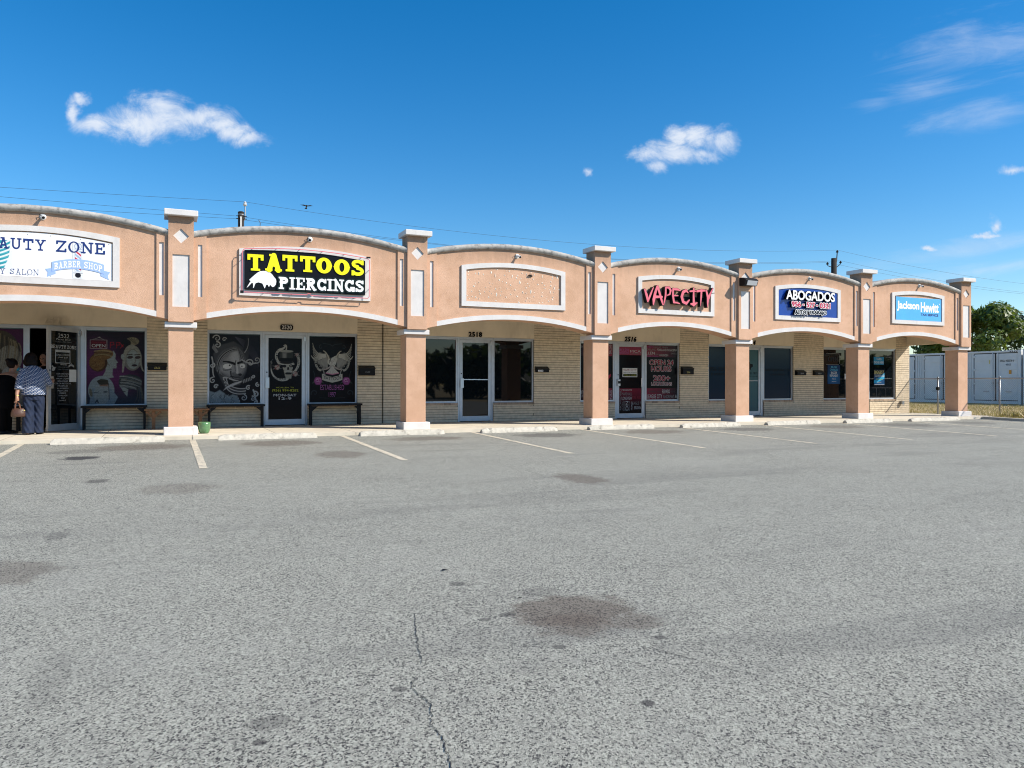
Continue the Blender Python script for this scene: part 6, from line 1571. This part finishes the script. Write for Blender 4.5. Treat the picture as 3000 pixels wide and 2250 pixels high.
# ---------------------------------------------------------------- people
def loft(rings, n=20):
    """rings: (cx, cy, cz, rx, ry[, tilt]) joined by skin, closed at both ends"""
    mb = MB(); v = []; f = []
    for r_ in rings:
        cx, cy, cz, rx, ry = r_[:5]; tl = r_[5] if len(r_) > 5 else 0
        for k in range(n):
            a = 2 * math.pi * k / n; v.append((cx + rx * math.cos(a), cy + ry * math.sin(a), cz + tl * math.sin(a) * ry))
    for i in range(len(rings) - 1):
        for k in range(n): f.append((i * n + k, i * n + (k + 1) % n, (i + 1) * n + (k + 1) % n, (i + 1) * n + k))
    f += [tuple(range(n - 1, -1, -1)), tuple((len(rings) - 1) * n + k for k in range(n))]
    return mb.add(v, f)
def ball(mb, c, r, n=14, m=10):
    v = []; f = []
    for i in range(m + 1):
        t = math.pi * i / m
        for k in range(n):
            a = 2 * math.pi * k / n; v.append((c[0] + r[0] * math.sin(t) * math.cos(a), c[1] + r[1] * math.sin(t) * math.sin(a), c[2] + r[2] * math.cos(t)))
    for i in range(m):
        for k in range(n): f.append((i * n + k, (i + 1) * n + k, (i + 1) * n + (k + 1) % n, i * n + (k + 1) % n))
    return mb.add(v, f)
def fuse(mb, name, mat, parent, vox, smooth_it=4):
    o = mb.build(name, mat, None)
    m = o.modifiers.new('r', 'REMESH'); m.mode = 'VOXEL'; m.voxel_size = vox; m.use_smooth_shade = True
    s = o.modifiers.new('s', 'SMOOTH'); s.iterations = smooth_it; s.factor = .5
    dg = bpy.context.evaluated_depsgraph_get(); dg.update()
    me = bpy.data.meshes.new_from_object(o.evaluated_get(dg)); o.modifiers.clear(); old = o.data; o.data = me; bpy.data.meshes.remove(old)
    if not me.materials: me.materials.append(MATS[mat])
    me.polygons.foreach_set('use_smooth', [True] * len(me.polygons)); put(o, parent)
    return o
def head(mb, c, yaw, s=1.0, tilt=0.0):
    """adds a head with nose, brow, ears and chin, looking along yaw"""
    fx, fy = math.cos(yaw), math.sin(yaw); sx, sy = -fy, fx
    def P(f_, s_, u): return (c[0] + (fx * f_ + sx * s_) * s, c[1] + (fy * f_ + sy * s_) * s, c[2] + (u - tilt * f_) * s)
    ball(mb, P(-.01, 0, .015), (.088 * s, .088 * s, .105 * s)); ball(mb, P(.025, 0, -.045), (.060 * s, .060 * s, .072 * s)); ball(mb, P(.045, 0, -.085), (.032 * s, .032 * s, .026 * s))
    mb.tube([P(.078, 0, .02), P(.100, 0, -.028)], [.010 * s, .016 * s], 8); ball(mb, P(.070, 0, .035), (.03 * s, .03 * s, .012 * s))
    for q in (-1, 1): ball(mb, P(-.005, q * .086, -.01), (.016 * s, .016 * s, .032 * s)); ball(mb, P(.055, q * .035, -.035), (.02 * s, .02 * s, .018 * s))
    mb.tube([P(-.02, 0, -.06), P(-.035, 0, -.16)], [.052 * s, .055 * s], 12)
    return P
def hand(mb, w, d, side, s=1.0, curl=.6):
    """w wrist, d direction of the palm, side: vector across the palm (towards the thumb)"""
    w = Vector(w); d = Vector(d).normalized(); u = Vector(side).normalized(); nrm = d.cross(u).normalized()
    k = w + d * .085 * s
    mb.tube([w, w + d * .04 * s, k], [.026 * s, .036 * s, .036 * s], 10)
    for i, (off, ln) in enumerate(((.028, .066), (.010, .074), (-.009, .069), (-.026, .054))):
        a = k + u * off * s - d * .008 * s; b = a + (d * .8 + nrm * curl * .5).normalized() * ln * .45 * s; e = b + (d * (.55 - curl * .6) + nrm * curl).normalized() * ln * .35 * s; g = e + (d * (.2 - curl) + nrm * curl).normalized() * ln * .28 * s
        mb.tube([a, b, e, g], [.0092 * s, .0088 * s, .008 * s, .006 * s], 8)
    a = w + d * .025 * s + u * .026 * s; b = a + (u * .8 + d * .6).normalized() * .034 * s; e = b + (d + u * .15 + nrm * .4).normalized() * .03 * s
    mb.tube([a, b, e], [.012 * s, .0105 * s, .007 * s], 8)
def hair_shell(mb, c, r, cut=None):
    return ball(mb, c, r, 18, 14)

def woman_patterned():
    p = thing('person', 'person in a blue and white patterned blouse and wide jeans, holding a handbag', 'person', (-2.58, 1.25, 0))
    b = MB(); yaw = R(62)
    P = head(b, (-2.625, 1.37, 1.43), yaw, .98, .25)
    loft([(-2.57, 1.24, .76, .15, .12), (-2.575, 1.235, .85, .165, .125), (-2.58, 1.25, 1.0, .145, .105), (-2.585, 1.28, 1.15, .165, .115), (-2.60, 1.31, 1.26, .15, .09), (-2.61, 1.33, 1.31, .06, .06)]); 
    for r_ in ([(-2.57, 1.24, .76, .15, .12), (-2.575, 1.235, .85, .165, .125), (-2.58, 1.25, 1.0, .145, .105), (-2.585, 1.28, 1.15, .165, .115), (-2.60, 1.31, 1.26, .15, .09), (-2.61, 1.33, 1.31, .06, .06)],):
        q = loft(r_); b.add(q.v, q.f)
    for (hx, hy, fx, fy) in ((-2.655, 1.23, -2.66, 1.16), (-2.50, 1.25, -2.51, 1.30)):
        b.tube([(hx, hy, .80), ((hx + fx) / 2, (hy + fy) / 2 + .02, .45), (fx, fy, .09), (fx, fy, .05)], [.085, .06, .04, .04], 12); b.tube([(fx, fy - .05, .04), (fx + .03, fy + .06, .035), (fx + .05, fy + .14, .025)], [.036, .04, .026], 10)
    b.tube([(-2.745, 1.28, 1.24), (-2.80, 1.20, 1.0), (-2.835, 1.12, .78), (-2.83, 1.10, .72)], [.052, .043, .032, .026], 12); hand(b, (-2.83, 1.10, .73), (.03, 0, -1), (0, -1, 0), 1.0, .75)
    b.tube([(-2.44, 1.31, 1.24), (-2.36, 1.33, 1.02), (-2.33, 1.50, .98), (-2.32, 1.60, 1.02)], [.052, .043, .034, .026], 12); hand(b, (-2.32, 1.58, 1.01), (.05, 1, .2), (-1, 0, .2), 1.0, .5)
    fuse(b, 'body', 'skin', p, .008)
    c = MB()
    for rr in ([(-2.575, 1.235, .755, .215, .170), (-2.575, 1.235, .80, .213, .168), (-2.575, 1.24, .92, .205, .155), (-2.58, 1.26, 1.08, .205, .145), (-2.59, 1.29, 1.20, .195, .125), (-2.60, 1.31, 1.28, .145, .095), (-2.61, 1.325, 1.325, .075, .07)],): q = loft(rr, 24); c.add(q.v, q.f)
    c.tube([(-2.74, 1.28, 1.245), (-2.785, 1.22, 1.08), (-2.805, 1.17, .93), (-2.81, 1.15, .86)], [.075, .075, .074, .072], 14); c.tube([(-2.44, 1.31, 1.245), (-2.385, 1.32, 1.1), (-2.35, 1.36, .99), (-2.345, 1.42, .97)], [.075, .074, .07, .068], 14)
    fuse(c, 'blouse', 'blouse', p, .010, 6)
    j = MB()
    for (hx, hy, kx, ky, fx, fy) in ((-2.655, 1.225, -2.66, 1.20, -2.665, 1.16), (-2.495, 1.25, -2.50, 1.27, -2.515, 1.27)):
        q = loft([(fx, fy, .03, .098, .120), (fx, fy, .10, .096, .115), (kx, ky, .42, .093, .105), (hx, hy, .68, .104, .12), (hx, hy, .80, .098, .12)], 20); j.add(q.v, q.f)
    q = loft([(-2.575, 1.235, .66, .165, .13), (-2.575, 1.235, .78, .175, .135), (-2.575, 1.235, .84, .165, .125)], 20); j.add(q.v, q.f)
    o = fuse(j, 'jeans', 'denim', p, .010, 3)
    # folds in the denim
    g = np.random.default_rng(3); co = np.array([v.co for v in o.data.vertices]); d = .010 * np.sin(co[:, 2] * 34 + co[:, 0] * 22) * np.sin(co[:, 0] * 60 + co[:, 2] * 9)
    co[:, 1] -= d; o.data.vertices.foreach_set('co', co.ravel())
    h = MB(); cc = P(-.03, 0, .02); hair_shell(h, cc, (.112, .112, .125)); hair_shell(h, P(-.05, .02, -.05), (.105, .10, .10)); hair_shell(h, P(-.02, .06, -.06), (.06, .06, .08)); hair_shell(h, P(-.03, -.07, -.06), (.06, .06, .08))
    fuse(h, 'hair', 'hair', p, .010, 3)
    MB().tube([(-2.853, 1.105, .752), (-2.83, 1.075, .752), (-2.805, 1.105, .752), (-2.83, 1.13, .752), (-2.853, 1.105, .752)], .008, 6).build('wristwatch', 'gold', p)
    s = MB()
    for (x, y) in ((-2.655, 1.17), (-2.505, 1.29)): s.tube([(x, y - .06, .03), (x + .03, y + .05, .032), (x + .055, y + .15, .025)], [.04, .046, .03], 10)
    s.build('shoes', 'black_plastic', p, smooth=True)
    # handbag
    hb = thing('handbag', 'brown patterned handbag hanging from a hand', 'handbag', (-2.80, 1.10, .32))
    q = loft([(-2.81, 1.10, .345, .108, .062), (-2.81, 1.10, .36, .120, .075), (-2.81, 1.10, .43, .118, .07), (-2.81, 1.10, .49, .10, .045), (-2.81, 1.10, .51, .088, .02)], 22)
    q.build('bag', 'leather', hb, smooth=True)
    for y in (1.065, 1.135): MB().tube([(-2.86, y, .46), (-2.855, y - .0, .57), (-2.83, 1.10, .632), (-2.79, y, .585), (-2.765, y, .46)], .008, 7).build('handle', 'leather_tan', hb)
    MB().lathe([(.012, 0), (.012, .01)], (-2.70, 1.04, .47), 8, 'Y').build('buckle', 'gold', hb)
woman_patterned()
def woman_black():
    p = thing('person', 'person in black clothes with hair tied up, bending at the salon door', 'person', (-3.08, 1.62, 0))
    b = MB(); yaw = R(35); P = head(b, (-2.975, 1.70, 1.335), yaw, .95, .35)
    q = loft([(-3.10, 1.60, .78, .155, .125), (-3.10, 1.60, .92, .15, .12), (-3.085, 1.62, 1.05, .155, .115), (-3.05, 1.66, 1.16, .155, .10), (-3.03, 1.68, 1.20, .07, .06)]); b.add(q.v, q.f)
    for (x, y) in ((-3.14, 1.58), (-3.06, 1.66)): b.tube([(x, y, .82), (x + .01, y, .45), (x, y, .08)], [.085, .06, .04], 12); b.tube([(x - .03, y - .03, .04), (x + .06, y + .03, .035), (x + .13, y + .07, .025)], [.036, .04, .024], 10)
    b.tube([(-2.93, 1.62, 1.12), (-2.86, 1.66, .98), (-2.80, 1.80, 1.03), (-2.78, 1.87, 1.05)], [.046, .038, .03, .024], 12); hand(b, (-2.78, 1.86, 1.05), (.2, 1, .1), (0, 0, 1), .95, .4)
    b.tube([(-3.15, 1.74, 1.10), (-3.08, 1.90, .95), (-2.95, 2.0, 1.0)], [.046, .038, .026], 12); hand(b, (-2.96, 1.995, 1.0), (1, .4, .1), (0, 0, 1), .95, .4)
    fuse(b, 'body', 'skin', p, .009)
    c = MB()
    q = loft([(-3.10, 1.60, .50, .135, .12), (-3.11, 1.60, .62, .17, .15), (-3.11, 1.59, .80, .195, .165), (-3.11, 1.60, .95, .185, .15), (-3.095, 1.62, 1.07, .175, .135), (-3.07, 1.655, 1.15, .14, .10)], 22); c.add(q.v, q.f)
    for (x, y) in ((-3.14, 1.58), (-3.06, 1.66)): q = loft([(x, y, .05, .062, .062), (x, y, .3, .07, .07), (x, y, .52, .09, .09), (x, y, .75, .105, .11)], 16); c.add(q.v, q.f)
    c.tube([(-3.17, 1.70, 1.10), (-3.14, 1.83, .99)], [.065, .06], 12)
    fuse(c, 'clothes', 'cloth_black', p, .011, 5)
    MB().tube([(-2.985, 1.545, 1.02), (-2.965, 1.575, 1.10), (-2.985, 1.63, 1.165)], .006, 6).build('strap', 'white_dull', p)
    h = MB(); hair_shell(h, P(-.03, 0, .025), (.098, .098, .105)); hair_shell(h, P(-.11, 0, .06), (.045, .045, .045)); fuse(h, 'hair', 'hair', p, .010, 3)
    m = MB(); ball(m, P(.055, 0, -.055), (.055, .055, .045)); m.tube([P(.03, .07, -.05), P(-.01, .098, -.02)], .005, 5); m.build('face_mask', 'mask_blue', p, smooth=True)
    s = MB()
    for (x, y) in ((-3.14, 1.58), (-3.06, 1.66)): s.tube([(x - .04, y - .035, .03), (x + .06, y + .03, .03), (x + .15, y + .08, .024)], [.04, .046, .028], 10)
    s.build('shoes', 'black_plastic', p, smooth=True)
woman_black()
def person_inside():
    p = thing('person', 'person in dark clothes and pale sneakers standing in the salon doorway', 'person', (-2.56, 2.62, 0))
    b = MB(); yaw = R(-115); P = head(b, (-2.57, 2.58, 1.50), yaw, .98, .15)
    q = loft([(-2.56, 2.64, .80, .15, .115), (-2.56, 2.64, .95, .14, .105), (-2.56, 2.63, 1.15, .16, .11), (-2.56, 2.62, 1.30, .15, .09), (-2.56, 2.61, 1.36, .06, .055)]); b.add(q.v, q.f)
    for (x, y) in ((-2.64, 2.62), (-2.48, 2.66)): b.tube([(x, y, .84), (x, y - .01, .45), (x, y, .08)], [.085, .06, .04], 12); b.tube([(x, y + .05, .04), (x - .02, y - .06, .035), (x - .03, y - .14, .025)], [.036, .04, .026], 10)
    b.tube([(-2.72, 2.62, 1.28), (-2.77, 2.60, 1.02), (-2.74, 2.48, .92)], [.048, .04, .026], 12); hand(b, (-2.742, 2.485, .925), (.2, -1, -.2), (1, 0, 0), .95, .5)
    b.tube([(-2.40, 2.62, 1.28), (-2.36, 2.56, 1.06), (-2.36, 2.42, 1.14)], [.048, .04, .026], 12); hand(b, (-2.36, 2.425, 1.135), (-.1, -1, .3), (1, 0, 0), .95, .5)
    fuse(b, 'body', 'skin', p, .009)
    c = MB(); q = loft([(-2.56, 2.64, .74, .185, .145), (-2.56, 2.64, .95, .17, .13), (-2.56, 2.63, 1.15, .18, .13), (-2.56, 2.62, 1.29, .165, .105), (-2.56, 2.61, 1.345, .075, .065)], 22); c.add(q.v, q.f)
    for (x, y) in ((-2.64, 2.62), (-2.48, 2.66)): q = loft([(x, y, .26, .075, .08), (x, y, .52, .09, .09), (x, y, .80, .105, .12)], 16); c.add(q.v, q.f)
    for a in ([(-2.72, 2.62, 1.285), (-2.765, 2.60, 1.05)], [(-2.40, 2.62, 1.285), (-2.365, 2.57, 1.08)]): c.tube(a, [.066, .058], 12)
    fuse(c, 'clothes', 'cloth_black', p, .011, 5)
    h = MB(); hair_shell(h, P(-.035, 0, .03), (.098, .098, .105)); hair_shell(h, P(-.06, .05, -.08), (.05, .05, .10)); hair_shell(h, P(-.06, -.05, -.08), (.05, .05, .10)); fuse(h, 'hair', 'hair', p, .010, 3)
    e = MB()
    for q_ in (-1, 1): ball(e, P(.074, q_ * .034, .008), (.012, .012, .007), 8, 6)
    e.build('eyes', 'black_plastic', p); m = MB(); ball(m, P(.078, 0, -.062), (.022, .022, .008), 8, 6); m.build('lips', 'print_red', p)
    s = MB()
    for (x, y) in ((-2.64, 2.62), (-2.48, 2.66)): s.tube([(x + .01, y + .07, .045), (x - .015, y - .03, .055), (x - .035, y - .17, .03)], [.048, .05, .034], 12)
    s.build('shoes', 'sneaker', p, smooth=True)
person_inside()
